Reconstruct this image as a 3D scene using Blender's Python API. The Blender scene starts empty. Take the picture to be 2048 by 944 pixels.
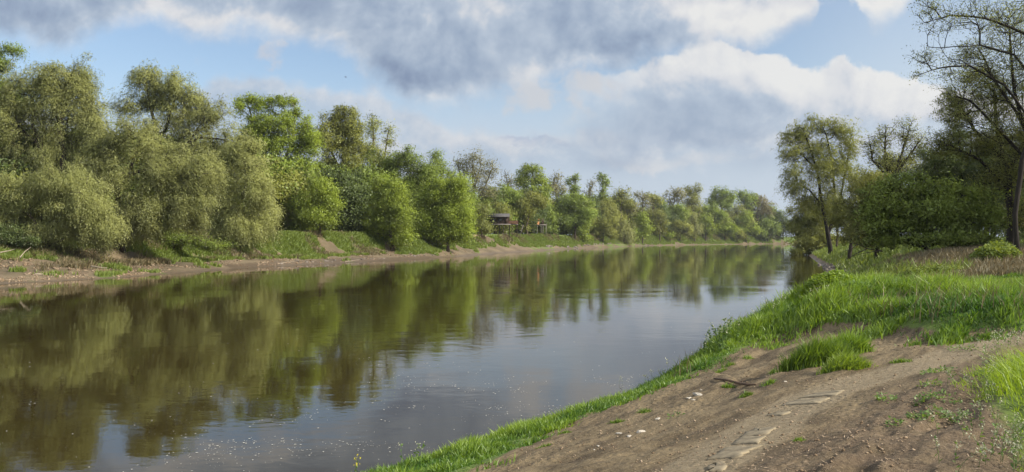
import bpy, math, random
import numpy as np

# ------------------------------------------------------------------ basics
scene = bpy.context.scene
C = scene.collection
F = 1577.0            # focal length in photo pixels (2048 wide)
CX, HY = 1024.0, 479.0
EYE = 3.5             # eye height above the water


def W(px, py, d):
    """photo direction -> world point at depth d (metres)"""
    return np.array([(px - CX) / F * d, d, EYE - (py - HY) / F * d])


def R(a):
    return math.radians(a)


def hash2(ix, iy, seed):
    h = (ix.astype(np.int64) * 374761393 + iy.astype(np.int64) * 668265263 + seed * 1442695041) & 0x7FFFFFFF
    h = ((h ^ (h >> 13)) * 1274126177) & 0x7FFFFFFF
    h = h ^ (h >> 16)
    return (h & 0xFFFFFF) / float(0xFFFFFF)


def vnoise(x, y, seed=0):
    x = np.asarray(x, float); y = np.asarray(y, float)
    ix = np.floor(x); iy = np.floor(y)
    fx = x - ix; fy = y - iy
    fx = fx * fx * (3 - 2 * fx); fy = fy * fy * (3 - 2 * fy)
    a = hash2(ix, iy, seed); b = hash2(ix + 1, iy, seed)
    c = hash2(ix, iy + 1, seed); d = hash2(ix + 1, iy + 1, seed)
    return (a * (1 - fx) + b * fx) * (1 - fy) + (c * (1 - fx) + d * fx) * fy


def fbm(x, y, seed=0, octs=4):
    s = 0; a = 0.5; t = 0
    for o in range(octs):
        s = s + a * vnoise(x, y, seed + o * 17); t += a
        x = x * 2.03 + 11.3; y = y * 2.03 + 5.7; a *= 0.5
    return s / t


def sstep(a, b, x):
    t = np.clip((x - a) / (b - a), 0, 1)
    return t * t * (3 - 2 * t)


# ------------------------------------------------------------------ mesh helpers
def mesh_np(name, V, counts, loops, mat, attrs=None, smooth=False):
    me = bpy.data.meshes.new(name)
    V = np.ascontiguousarray(V, dtype=np.float32)
    counts = np.asarray(counts, dtype=np.int32); loops = np.asarray(loops, dtype=np.int32)
    me.vertices.add(len(V)); me.vertices.foreach_set('co', V.ravel())
    me.loops.add(len(loops)); me.loops.foreach_set('vertex_index', loops)
    me.polygons.add(len(counts))
    starts = np.concatenate([[0], np.cumsum(counts)[:-1]]).astype(np.int32)
    me.polygons.foreach_set('loop_start', starts)
    if smooth:
        me.polygons.foreach_set('use_smooth', np.ones(len(counts), dtype=bool))
    me.update(calc_edges=True)
    for k, a in (attrs or {}).items():
        a = np.ascontiguousarray(a, dtype=np.float32)
        if a.ndim == 1:
            at = me.attributes.new(k, 'FLOAT', 'POINT'); at.data.foreach_set('value', a)
        elif a.shape[1] == 3:
            at = me.attributes.new(k, 'FLOAT_VECTOR', 'POINT'); at.data.foreach_set('vector', a.ravel())
        else:
            at = me.attributes.new(k, 'FLOAT_COLOR', 'POINT'); at.data.foreach_set('color', a.ravel())
    if mat:
        me.materials.append(mat)
    return me


def link(name, me, parent=None, loc=None):
    o = bpy.data.objects.new(name, me); C.objects.link(o)
    if parent is not None:
        o.parent = parent
    if loc is not None:
        o.location = loc
    return o


def tag(o, label=None, cat=None, group=None, kind=None):
    if label: o['label'] = label
    if cat: o['category'] = cat
    if group: o['group'] = group
    if kind: o['kind'] = kind
    return o


def empty(name, loc, label, cat, group=None, rz=0):
    o = bpy.data.objects.new(name, None); C.objects.link(o)
    o.location = loc; o.rotation_euler = (0, 0, rz)
    o.empty_display_size = 0.3
    return tag(o, label, cat, group)


class MB:
    """collects boxes / tubes into one mesh"""
    def __init__(s):
        s.v = []; s.c = []; s.l = []; s.n = 0

    def add(s, V, faces):
        for f in faces:
            s.c.append(len(f)); s.l.extend([i + s.n for i in f])
        s.v.append(np.asarray(V, float)); s.n += len(V)

    def box(s, x0, x1, y0, y1, z0, z1, jit=0):
        V = [(x0, y0, z0), (x1, y0, z0), (x1, y1, z0), (x0, y1, z0), (x0, y0, z1), (x1, y0, z1), (x1, y1, z1), (x0, y1, z1)]
        s.add(V, [(3, 2, 1, 0), (4, 5, 6, 7), (0, 1, 5, 4), (1, 2, 6, 5), (2, 3, 7, 6), (3, 0, 4, 7)])

    def tube(s, pts, rads, sides=6):
        pts = np.asarray(pts, float); n = len(pts)
        t = np.gradient(pts, axis=0); t /= np.linalg.norm(t, axis=1)[:, None] + 1e-9
        ref = np.array([0.31, 0.95, 0.05]) if abs(t[0][2]) > 0.6 else np.array([0.05, 0.1, 0.99])
        u = np.cross(t, ref); u /= np.linalg.norm(u, axis=1)[:, None] + 1e-9
        w = np.cross(t, u)
        a = np.arange(sides) * 2 * math.pi / sides
        r = np.asarray(rads, float).reshape(-1, 1, 1) * np.ones((n, 1, 1))
        V = pts[:, None, :] + r * (np.cos(a)[None, :, None] * u[:, None, :] + np.sin(a)[None, :, None] * w[:, None, :])
        V = V.reshape(-1, 3)
        fs = []
        for i in range(n - 1):
            for k in range(sides):
                k2 = (k + 1) % sides
                fs.append((i * sides + k, i * sides + k2, (i + 1) * sides + k2, (i + 1) * sides + k))
        fs.append(tuple(range(sides))[::-1]); fs.append(tuple((n - 1) * sides + k for k in range(sides)))
        s.add(V, fs)

    def build(s, name, mat, parent=None, smooth=False, loc=None):
        me = mesh_np(name, np.concatenate(s.v), s.c, s.l, mat, smooth=smooth)
        return link(name, me, parent, loc)


def quads(P, A, S, L, w):
    """rhombus leaves: base P, long axis A, side axis S"""
    n = len(P)
    L = np.asarray(L).reshape(-1, 1) * np.ones((n, 1)); w = np.asarray(w).reshape(-1, 1) * np.ones((n, 1))
    N = np.cross(A, S)
    V = np.empty((n, 4, 3))
    V[:, 0] = P
    V[:, 1] = P + A * L * 0.45 + S * w + N * w * 0.25
    V[:, 2] = P + A * L
    V[:, 3] = P + A * L * 0.45 - S * w + N * w * 0.25
    return V.reshape(-1, 3), np.full(n, 4), np.arange(n * 4)


def unit(v):
    return v / (np.linalg.norm(v, axis=-1, keepdims=True) + 1e-9)


# ------------------------------------------------------------------ material helpers
class NT:
    def __init__(s, tree):
        s.t = tree; s.L = tree.links

    def new(s, typ, **kw):
        n = s.t.nodes.new(typ)
        for k, v in kw.items():
            setattr(n, k, v)
        return n

    def put(s, sock, v):
        if isinstance(v, bpy.types.NodeSocket):
            s.L.new(v, sock)
        else:
            if isinstance(v, (tuple, list)) and len(v) == 3 and sock.type == 'RGBA':
                v = (*v, 1)
            sock.default_value = v

    def m(s, op, a, b=None, c=None, clamp=False):
        n = s.new('ShaderNodeMath', operation=op, use_clamp=clamp)
        s.put(n.inputs[0], a)
        if b is not None: s.put(n.inputs[1], b)
        if c is not None: s.put(n.inputs[2], c)
        return n.outputs[0]

    def vm(s, op, a, b=None):
        n = s.new('ShaderNodeVectorMath', operation=op)
        s.put(n.inputs[0], a)
        if b is not None: s.put(n.inputs[1], b)
        return n.outputs['Value'] if op in ('DOT_PRODUCT', 'LENGTH') else n.outputs[0]

    def mix(s, f, a, b, blend='MIX'):
        n = s.new('ShaderNodeMix', data_type='RGBA', blend_type=blend)
        s.put(n.inputs['Factor'], f); s.put(n.inputs[6], a); s.put(n.inputs[7], b)
        return n.outputs[2]

    def noise(s, vec, scale, detail=4, rough=0.55, dist=0.0):
        n = s.new('ShaderNodeTexNoise')
        if vec is not None: s.put(n.inputs['Vector'], vec)
        n.inputs['Scale'].default_value = scale; n.inputs['Detail'].default_value = detail
        n.inputs['Roughness'].default_value = rough; n.inputs['Distortion'].default_value = dist
        return n.outputs['Fac']

    def ss(s, v, a, b, lo=0.0, hi=1.0):
        n = s.new('ShaderNodeMapRange', interpolation_type='SMOOTHSTEP')
        s.put(n.inputs[0], v); s.put(n.inputs[1], a); s.put(n.inputs[2], b); s.put(n.inputs[3], lo); s.put(n.inputs[4], hi)
        return n.outputs[0]

    def attr(s, name, out='Fac'):
        n = s.new('ShaderNodeAttribute'); n.attribute_name = name
        return n.outputs[out]


def material(name):
    m = bpy.data.materials.new(name); m.use_nodes = True
    m.node_tree.nodes.clear()
    n = NT(m.node_tree)
    out = n.new('ShaderNodeOutputMaterial')
    return m, n, out


def leaf_mat(name, ca, cb, transl=0.38, tcol=None, vary=0.25, rough=0.55, soft=False):
    """leaf: diffuse front, light coming through; per-leaf shade from attribute v"""
    m, n, out = material(name)
    v = n.attr('v')
    col = n.mix(v, ca, cb)
    oi = n.new('ShaderNodeObjectInfo')
    k = n.m('MULTIPLY_ADD', oi.outputs['Random'], vary, 1.0 - vary / 2)
    col = n.mix(1.0, col, n.new('ShaderNodeCombineXYZ').outputs[0], 'MULTIPLY') if False else col
    vm = n.new('ShaderNodeVectorMath', operation='SCALE'); n.put(vm.inputs[0], col); n.put(vm.inputs['Scale'], k)
    col = vm.outputs[0]
    d = n.new('ShaderNodeBsdfDiffuse'); n.put(d.inputs['Color'], col)
    t = n.new('ShaderNodeBsdfTranslucent')
    if soft:
        vt = n.new('ShaderNodeVectorTransform', vector_type='NORMAL', convert_from='OBJECT', convert_to='WORLD')
        n.put(vt.inputs[0], n.attr('bend', 'Vector'))
        nn = n.vm('NORMALIZE', vt.outputs[0])
        n.put(d.inputs['Normal'], nn); n.put(t.inputs['Normal'], nn)
    tc = n.mix(1.0, col, tcol or (1.35, 1.25, 0.55), 'MULTIPLY'); n.put(t.inputs['Color'], tc)
    mx = n.new('ShaderNodeMixShader'); mx.inputs[0].default_value = transl
    n.L.new(d.outputs[0], mx.inputs[1]); n.L.new(t.outputs[0], mx.inputs[2])
    g = n.new('ShaderNodeBsdfGlossy'); g.inputs['Roughness'].default_value = rough; g.inputs['Color'].default_value = (0.9, 0.95, 0.9, 1)
    m2 = n.new('ShaderNodeMixShader'); m2.inputs[0].default_value = 0.035
    n.L.new(mx.outputs[0], m2.inputs[1]); n.L.new(g.outputs[0], m2.inputs[2])
    n.L.new(m2.outputs[0], out.inputs[0])
    return m


def plain_mat(name, col, rough=0.85, nscale=6.0, amt=0.35, bump=0.3, stretch=(1, 1, 1), col2=None):
    m, n, out = material(name)
    tc = n.new('ShaderNodeTexCoord').outputs['Object']
    mp = n.new('ShaderNodeMapping'); mp.inputs['Scale'].default_value = stretch
    n.L.new(tc, mp.inputs[0])
    f = n.noise(mp.outputs[0], nscale, 6, 0.65)
    c2 = col2 or tuple(c * (1 - amt) for c in col)
    c1 = tuple(min(1, c * (1 + amt)) for c in col)
    colr = n.mix(n.ss(f, 0.3, 0.7), c2, c1)
    p = n.new('ShaderNodeBsdfPrincipled'); n.put(p.inputs['Base Color'], colr)
    p.inputs['Roughness'].default_value = rough; p.inputs['Specular IOR Level'].default_value = 0.25
    b = n.new('ShaderNodeBump'); b.inputs['Strength'].default_value = bump; b.inputs['Distance'].default_value = 0.03
    n.put(b.inputs['Height'], f); n.L.new(b.outputs[0], p.inputs['Normal'])
    n.L.new(p.outputs[0], out.inputs[0])
    return m


M = {}
M['bark'] = plain_mat('bark_grey_brown', (0.075, 0.058, 0.042), nscale=5, bump=0.8, stretch=(3, 3, 0.6))
M['bark_pale'] = plain_mat('bark_pale', (0.15, 0.142, 0.112), nscale=5, bump=0.8, stretch=(3, 3, 0.6))
M['bark_dark'] = plain_mat('bark_dark', (0.034, 0.027, 0.021), nscale=5, bump=0.9, stretch=(3, 3, 0.6))
M['bark_black'] = plain_mat('bark_black', (0.017, 0.014, 0.011), nscale=5, bump=0.9, stretch=(3, 3, 0.6))
M['willow'] = leaf_mat('willow_leaf', (0.215, 0.24, 0.066), (0.35, 0.37, 0.125), 0.42, soft=True)
M['willow_tan'] = leaf_mat('willow_catkin_leaf', (0.176, 0.154, 0.066), (0.242, 0.220, 0.099), 0.35, soft=True)
M['green'] = leaf_mat('broad_leaf_green', (0.134, 0.192, 0.024), (0.240, 0.316, 0.043), 0.42, soft=True)
M['bright'] = leaf_mat('fresh_leaf_green', (0.177, 0.246, 0.020), (0.304, 0.384, 0.037), 0.44, soft=True)
M['yellow'] = leaf_mat('fresh_leaf_yellow_green', (0.196, 0.276, 0.021), (0.299, 0.368, 0.040), 0.45, soft=True)
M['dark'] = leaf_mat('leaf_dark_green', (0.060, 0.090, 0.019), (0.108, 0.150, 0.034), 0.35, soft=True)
M['olive'] = leaf_mat('leaf_olive', (0.169, 0.189, 0.034), (0.271, 0.290, 0.056), 0.4, soft=True)
M['tan'] = leaf_mat('young_leaf_tan', (0.165, 0.165, 0.065), (0.24, 0.235, 0.10), 0.35, soft=True)
M['pale'] = leaf_mat('young_leaf_pale', (0.178, 0.210, 0.051), (0.293, 0.318, 0.087), 0.4, soft=True)
M['grass'] = leaf_mat('grass_blade', (0.05, 0.12, 0.014), (0.19, 0.28, 0.03), 0.45, (1.3, 1.25, 0.5))
M['grass_far'] = leaf_mat('grass_blade_far', (0.11, 0.16, 0.025), (0.20, 0.25, 0.05), 0.42)
M['grass_yellow'] = leaf_mat('grass_blade_yellow', (0.13, 0.21, 0.02), (0.24, 0.33, 0.04), 0.5, (1.3, 1.25, 0.5))
M['straw'] = leaf_mat('dry_grass', (0.09, 0.085, 0.04), (0.22, 0.17, 0.095), 0.3, (1.1, 1.0, 0.8))
M['weed'] = leaf_mat('weed_leaf', (0.07, 0.14, 0.03), (0.15, 0.23, 0.05), 0.4)
M['seed'] = leaf_mat('seed_head', (0.25, 0.27, 0.17), (0.45, 0.44, 0.33), 0.35, (1.1, 1.1, 0.9))
M['yellow_petal'] = leaf_mat('yellow_petal', (0.6, 0.5, 0.02), (0.7, 0.62, 0.03), 0.3, (1, 1, 0.6))
M['driftwood'] = plain_mat('driftwood', (0.22, 0.185, 0.14), nscale=8, bump=0.4)
M['stick'] = plain_mat('dead_stick', (0.09, 0.06, 0.04), nscale=12, bump=0.6)
M['white_stone'] = plain_mat('chalky_stone', (0.36, 0.33, 0.28), nscale=9, amt=0.2, bump=0.5)
M['rip'] = plain_mat('riprap_stone', (0.15, 0.13, 0.11), nscale=2, amt=0.35, bump=0.6)
M['slab'] = plain_mat('worn_concrete', (0.165, 0.138, 0.092), nscale=5, amt=0.4, bump=0.5)
M['foam'] = plain_mat('floating_foam', (0.44, 0.43, 0.38), nscale=5, amt=0.2, bump=0.0)
M['wood_dark'] = plain_mat('weathered_dark_wood', (0.04, 0.027, 0.02), nscale=3, bump=0.4, stretch=(1, 1, 6))
M['wood_red'] = plain_mat('red_brown_boards', (0.13, 0.06, 0.045), nscale=4, bump=0.4, stretch=(6, 6, 1))
M['wood_orange'] = plain_mat('orange_boards', (0.50, 0.22, 0.10), nscale=3, amt=0.15, bump=0.3, stretch=(1, 1, 6))
M['roof'] = plain_mat('grey_roof_sheet', (0.065, 0.062, 0.062), nscale=4, bump=0.3)
M['deck'] = plain_mat('weathered_deck', (0.22, 0.20, 0.18), nscale=4, bump=0.3)
m_, n_, o_ = material('dark_glass')
p_ = n_.new('ShaderNodeBsdfPrincipled'); p_.inputs['Base Color'].default_value = (0.02, 0.025, 0.03, 1); p_.inputs['Roughness'].default_value = 0.08
n_.L.new(p_.outputs[0], o_.inputs[0]); M['glass'] = m_
M['bird'] = plain_mat('dark_feathers', (0.04, 0.04, 0.045), nscale=5)

# ------------------------------------------------------------------ shorelines and terrain
LS_PX = [(0, 568), (250, 555), (500, 535), (700, 525), (900, 514), (1000, 506), (1150, 497), (1300, 491.2), (1420, 489.2)]
LS = [(-75, -400), (-58, -60), (-52, -10), (-47, 25)]
DS = []
for px, py in LS_PX:
    d = F * EYE / (py - HY); DS.append((px, d)); LS.append(((px - CX) / F * d, d))
LS += [(195, 612), (330, 660), (620, 690), (1500, 700), (4000, 720)]
LS = np.array(LS)
RS = np.array([(-20, -400), (-14, -60), (-9.5, -8), (-7, 2), (-4.5, 7.6), (-2.75, 10.8), (-1.4, 12.5), (-0.15, 13.9), (1.7, 16.0), (3.2, 18.5), (4.7, 21.0), (6.2, 23.4), (7.6, 25.7),
               (10.5, 31), (16, 42), (25.5, 62), (36, 90), (58, 153), (97, 263), (150, 425), (205, 552), (290, 592), (600, 622), (1500, 640), (4000, 660)])


def dshore(px):
    return float(np.interp(px, [-300, -100] + [p for p, _ in DS] + [1560], [50, 58] + [d for _, d in DS] + [625]))


def sdist(x, y, line, side):
    """signed distance to a shoreline polyline; positive on the land side"""
    x = np.asarray(x, float); y = np.asarray(y, float)
    best = np.full(x.shape, 1e18); sg = np.zeros(x.shape)
    for (ax, ay), (bx, by) in zip(line[:-1], line[1:]):
        dx, dy = bx - ax, by - ay; L2 = dx * dx + dy * dy
        t = np.clip(((x - ax) * dx + (y - ay) * dy) / L2, 0, 1)
        qx = x - (ax + t * dx); qy = y - (ay + t * dy)
        d2 = qx * qx + qy * qy
        cr = dx * qy - dy * qx
        m = d2 < best - 1e-9
        best = np.where(m, d2, best); sg = np.where(m, np.sign(cr), sg)
    return np.sqrt(best) * sg * side


# near ground: control points (photo px, py, depth)
CP = [(1900, 940, 5.3), (1700, 940, 5.55), (1500, 940, 6.0), (1250, 935, 7.2), (1080, 935, 8.7), (1000, 930, 9.5),
      (1150, 860, 11.5), (1300, 860, 9.5), (1500, 860, 8.0), (1700, 860, 7.1), (1900, 860, 6.6), (2040, 860, 6.4),
      (1300, 780, 13.5), (1500, 780, 11.0), (1700, 780, 9.4), (1900, 780, 8.4), (2040, 780, 8.0),
      (1420, 725, 16.3), (1550, 720, 13.8), (1700, 720, 12.2), (1850, 720, 11.1), (2040, 720, 10.2),
      (1620, 672, 15.6), (1750, 660, 14.6), (1900, 662, 13.2), (2040, 660, 12.6),
      (1490, 672, 19.0), (1560, 634, 20.2), (1700, 624, 17.5), (1900, 622, 16.6), (2040, 618, 16.2),
      (1630, 598, 25), (1750, 590, 24.5), (1900, 588, 22.6), (2040, 587, 22),
      (1790, 568, 33), (1900, 564, 32), (2040, 562, 31), (1760, 535, 44), (1850, 516, 46), (1960, 508, 47), (2040, 505, 47), (1850, 500, 53), (1960, 496, 54), (2040, 494, 55)]
cp = [W(*c) for c in CP]
for (x, y) in RS[2:17]:
    cp.append((x, y, 0.0))
for a, b, k in [(RS[q], RS[q + 1], .5) for q in range(3, 15)]:
    cp.append((a[0] * (1 - k) + b[0] * k, a[1] * (1 - k) + b[1] * k, 0.0))
for q in [(-7.5, 9, -0.6), (-4.5, 12.4, -.6), (-1.7, 15.0, -.6), (0.5, 17.8, -.6), (2.7, 21.5, -.6), (5.5, 25.2, -.7), (8.4, 31.5, -.7), (14, 43.5, -.7), (23, 62, -.7),
          (0, 0, 1.9), (4, 0, 1.95), (-3, 3, 1.25), (-4, -3, 1.2), (0, -6, 1.9), (8, -4, 2.0), (10, 5, 2.1), (20, 6, 2.3), (20, 20, 2.25), (36, 20, 2.6), (36, 40, 2.8), (40, 58, 3.2), (31, 66, 2.9), (28.5, 62, 1.6), (20.5, 44, 1.7)]:
    cp.append(q)
cp = np.array([tuple(c) for c in cp], float)


def tps(r2):
    return np.where(r2 > 1e-12, 0.5 * r2 * np.log(np.maximum(r2, 1e-12)), 0)


_n = len(cp)
_A = np.zeros((_n + 3, _n + 3))
_d2 = (cp[:, None, 0] - cp[None, :, 0]) ** 2 + (cp[:, None, 1] - cp[None, :, 1]) ** 2
_A[:_n, :_n] = tps(_d2) + np.eye(_n) * 0.6
_A[:_n, _n] = 1; _A[:_n, _n + 1:] = cp[:, :2]; _A[_n, :_n] = 1; _A[_n + 1:, :_n] = cp[:, :2].T
_w = np.linalg.solve(_A, np.concatenate([cp[:, 2], [0, 0, 0]]))


def near_z(x, y):
    z = _w[_n] + _w[_n + 1] * x + _w[_n + 2] * y
    for i in range(_n):
        z = z + _w[i] * tps((x - cp[i, 0]) ** 2 + (y - cp[i, 1]) ** 2)
    return z


RAMP = np.array([0.68, 0.73])      # the way the worn ramp runs


LIP = [None]
TRACK = np.array([(0.9, 5.2), (1.5, 6.4), (2.14, 7.4), (2.9, 8.5), (3.7, 9.5), (4.8, 10.3), (6.2, 11.2), (7.8, 12.1)])


def track_dist(x, y):
    td = np.full(np.shape(x), 9.0)
    for a_, b_ in zip(TRACK[:-1], TRACK[1:]):
        e_ = b_ - a_; t_ = np.clip(((x - a_[0]) * e_[0] + (y - a_[1]) * e_[1]) / (e_ @ e_), 0, 1)
        td = np.minimum(td, np.hypot(x - a_[0] - t_ * e_[0], y - a_[1] - t_ * e_[1]))
    return td


def height(x, y):
    x = np.asarray(x, float); y = np.asarray(y, float)
    sl = sdist(x, y, LS, 1.0); sr = sdist(x, y, RS, -1.0)
    r = np.hypot(x, y)
    n1 = fbm(x * 0.11, y * 0.11, 3, 4) - 0.5
    n2 = fbm(x * 0.5, y * 0.5, 9, 3) - 0.5
    # left bank
    H = np.interp(y, [60, 100, 150, 215, 400, 600], [3.9, 4.1, 4.5, 5.0, 5.6, 5.8])
    w = sl + (n1 * 1.6 + n2 * 1.3) * sstep(1, 6, sl)
    beach = np.interp(w, [0, 1.2, 2.2, 7.5], [0, 0.22, 0.55, 1.05])
    face = (H - 1.05) * sstep(6.5, 11.5, w)
    zl1 = beach + face
    zl0 = np.interp(w, [0, 2, 8, 14, 26], [0, 0.25, 1.25, 2.5, 3.9])
    kf = sstep(78, 96, y)
    narrow = sstep(140, 175, y)
    zl2 = np.interp(w, [0, 1, 3, 6.5], [0, 0.5, 1.3, 2.0]) + (H - 2.0) * sstep(3.5, 9, w)
    zl = zl0 * (1 - kf) + (zl1 * (1 - narrow) + zl2 * narrow) * kf
    zl = zl + n2 * 0.35 * sstep(0.3, 4, sl) + (fbm(x * 1.1, y * 1.1, 13, 3) - 0.5) * 0.38 * sstep(0.8, 4, sl) + n1 * 0.5 * sstep(8, 25, sl)
    # right bank
    wr = sr + n1 * 1.5 * sstep(1, 6, sr)
    zr = np.interp(wr, [0, 1.0, 5, 9, 18, 60], [0, 0.45, 1.9, 2.5, 3.0, 3.4]) + n2 * 0.3 * sstep(0.3, 4, sr)
    nearmask = (r < 75) & (x > -25) & (sr > -4)
    if np.any(nearmask):
        zn = near_z(x[nearmask], y[nearmask])
        # ruts and clods on the bare ramp
        xm, ym = x[nearmask], y[nearmask]
        u = xm * RAMP[0] + ym * RAMP[1]; v = -xm * RAMP[1] + ym * RAMP[0]
        smooth = 1 - 0.85 * (1 - sstep(0.25, 0.9, track_dist(xm, ym)))
        rough = smooth * (1 - sstep(2.4, 3.2, v)) * (1 - sstep(12, 16, ym))
        zn = zn + (fbm(u * 0.35, v * 1.7, 21, 4) - 0.5) * 0.13 * sstep(0.3, 2, sr[nearmask]) * smooth + (fbm(xm * 3.1, ym * 3.1, 33, 3) - 0.5) * 0.055 * sstep(0.2, 1, sr[nearmask]) * smooth
        zn = zn + rough * ((fbm(u * 1.1, v * 3.6, 95, 4) - 0.5) * 0.16 + (fbm(xm * 6, ym * 6, 96, 3) - 0.5) * 0.06)
        if LIP[0] is not None:
            mk = (ym > 12) & (ym < 26) & (xm > 3.5)
            if np.any(mk):
                gs = poly_sd(xm[mk], ym[mk], LIP[0])
                lip = np.zeros(len(xm))
                lip[mk] = 0.26 * sstep(-0.15, 0.6, gs) * (1 - sstep(2.0, 6.0, gs)) * sstep(3.5, 5.5, xm[mk]) * (1 - sstep(20, 26, ym[mk])) - 0.10 * sstep(-2.2, -0.5, gs) * (1 - sstep(-0.5, 0.1, gs))
                zn = zn + lip
        zn = zn + (fbm(xm * 7.5, ym * 7.5, 35, 3) - 0.5) * 0.035 * smooth * sstep(0.2, 1, sr[nearmask]) * (1 - sstep(18, 28, ym))
        rid = 1 - np.abs(2 * fbm(u * 0.25, v * 1.1, 91, 3) - 1) * 3
        zn = zn + 0.05 * smooth * np.clip(rid, -0.5, 1) * sstep(0.5, 2, sr[nearmask]) * (1 - sstep(16, 22, ym))
        wn = 1 - sstep(50, 72, r[nearmask])
        zr[nearmask] = zr[nearmask] * (1 - wn) + zn * wn
    bed = -np.minimum(np.minimum(np.abs(sl), np.abs(sr)) * 0.35, 2.2) - 0.02
    z = np.where(sl > 0, zl, np.where(sr > 0, zr, bed))
    nb = (sr <= 0) & (sr > -1.2) & (r < 70)
    return z


def hz(x, y):
    return float(height(np.array([float(x)]), np.array([float(y)]))[0])


def ground_hit(px, py, d0=3.0, d1=80.0):
    """where the view through a photo pixel meets the near ground"""
    d = np.geomspace(d0, d1, 900)
    x = (px - CX) / F * d; z = EYE - (py - HY) / F * d
    below = np.nonzero(height(x, d) >= z)[0]
    i = below[0] if len(below) else len(d) - 1
    return np.array([x[i], d[i]])


def in_poly(x, y, poly):
    inside = np.zeros(np.shape(x), bool)
    n = len(poly); j = n - 1
    for i in range(n):
        xi, yi = poly[i]; xj, yj = poly[j]
        c = ((yi > y) != (yj > y)) & (x < (xj - xi) * (y - yi) / (yj - yi + 1e-12) + xi)
        inside ^= c; j = i
    return inside


def poly_sd(x, y, poly):
    best = np.full(np.shape(x), 1e18); n = len(poly)
    for i in range(n):
        ax, ay = poly[i]; bx, by = poly[(i + 1) % n]
        dx, dy = bx - ax, by - ay
        t = np.clip(((x - ax) * dx + (y - ay) * dy) / (dx * dx + dy * dy + 1e-12), 0, 1)
        best = np.minimum(best, (x - ax - t * dx) ** 2 + (y - ay - t * dy) ** 2)
    return np.sqrt(best) * np.where(in_poly(x, y, poly), 1, -1)


EDGE_PX = [(925, 943), (1000, 912), (1090, 868), (1180, 826), (1290, 788), (1385, 750), (1470, 716), (1520, 690), (1570, 672), (1640, 658), (1740, 660), (1850, 668), (1930, 664), (2047, 664)]
EDGE = [ground_hit(*p) for p in EDGE_PX]
GRASS_POLY = [np.array([-4.2, 4.0]), np.array([-2.2, 7.6])] + EDGE + [np.array(q, float) for q in [(16, 13), (45, 16), (45, 33), (13.5, 33.5), (7, 30), (-2, 21), (-9, 12), (-11, 4)]]
CORNER_POLY = [np.array(q, float) for q in [(4.02, 6.3), (4.35, 7.2), (5.6, 9.6), (9, 12.2), (9, 3), (3.4, 3), (3.55, 5.4)]]
DRY_POLY = [np.array(q, float) for q in [(13.0, 34), (45, 33.3), (48, 62), (32, 64), (26, 60), (19, 46)]]

LIP[0] = GRASS_POLY
# the ground: one sheet, finer towards the viewer
ang = np.concatenate([np.arange(-180, -42, 3.0), np.arange(-42, 42, 0.14), np.arange(42, 180, 3.0)])
rad = np.concatenate([[0.0], np.geomspace(0.6, 4, 60), np.geomspace(4.03, 60, 380), np.geomspace(60.6, 700, 270), np.geomspace(720, 5000, 26)])
TH, RR = np.meshgrid(np.radians(ang), rad)
gx = (RR * np.sin(TH)).ravel(); gy = (RR * np.cos(TH)).ravel()
gz = height(gx, gy)
na, nr = len(ang), len(rad)
ii = (np.arange(nr - 1)[:, None] * na + np.arange(na)[None, :]).ravel()
jj = (np.arange(nr - 1)[:, None] * na + (np.arange(na) + 1)[None, :] % na).ravel()
loops = np.stack([ii, ii + na, jj + na, jj], 1)[:, ::-1].ravel()
g_sl = sdist(gx, gy, LS, 1.0); g_sr = sdist(gx, gy, RS, -1.0)
gn = fbm(gx * 0.25, gy * 0.25, 51, 4)
grass = np.zeros(len(gx)); straw = np.zeros(len(gx)); wet = np.zeros(len(gx))
nearL = g_sr > 0
gp = poly_sd(gx, gy, GRASS_POLY); co = poly_sd(gx, gy, CORNER_POLY); dr = poly_sd(gx, gy, DRY_POLY)
grass = np.where(nearL, np.maximum(sstep(-0.25, 0.3, gp + (gn - 0.5) * 0.6), 0.8 * sstep(-0.5, 0.4, co)), grass)
farR = nearL & (np.hypot(gx, gy) > 33)
grass = np.where(farR, np.maximum(grass, sstep(1.5, 5, g_sr + (gn - .5) * 5) * (1 - 0.75 * sstep(-1, 1, dr))), grass)
straw = np.where(nearL, sstep(-2, 3, dr + (gn - .5) * 5) * sstep(0.35, 0.6, fbm(gx * 0.15, gy * 0.15, 5, 3) + 0.12), straw)
left = g_sl > 0
shore_w = np.where(gy < 90, 9, np.where(gy < 145, 3.2, 2.0))
lg = sstep(0.40, 0.56, 0.55 * fbm(gx * 0.13, gy * 0.13, 77, 4) + 0.45 * fbm(gx * 0.6, gy * 0.6, 78, 3) + 0.03 + 0.10 * sstep(3, 12, g_sl) - 0.25 * (1 - sstep(shore_w, shore_w + 3, g_sl)) - 0.10 * sstep(5, 7, g_sl) * (1 - sstep(8, 10, g_sl)) * (gy > 85) + 0.04 + 0.16 * sstep(200, 330, gy))
grass = np.where(left, lg, grass)
straw = np.where(left, sstep(0.45, 0.62, fbm(gx * 0.2, gy * 0.2, 88, 4)) * sstep(4, 9, g_sl) * (1 - 0.7 * sstep(14, 20, g_sl)), straw)
ss_ = np.maximum(g_sl, g_sr)
lipw = np.where(left & (gy > 95) & (gy < 150), 1.7, 0.0)
wet = 1 - sstep(0.15 + lipw, 1.0 + lipw, ss_ + (gn - .5) * (0.8 + lipw))
colr = np.stack([grass, wet, straw, left.astype(float)], 1)

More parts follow.
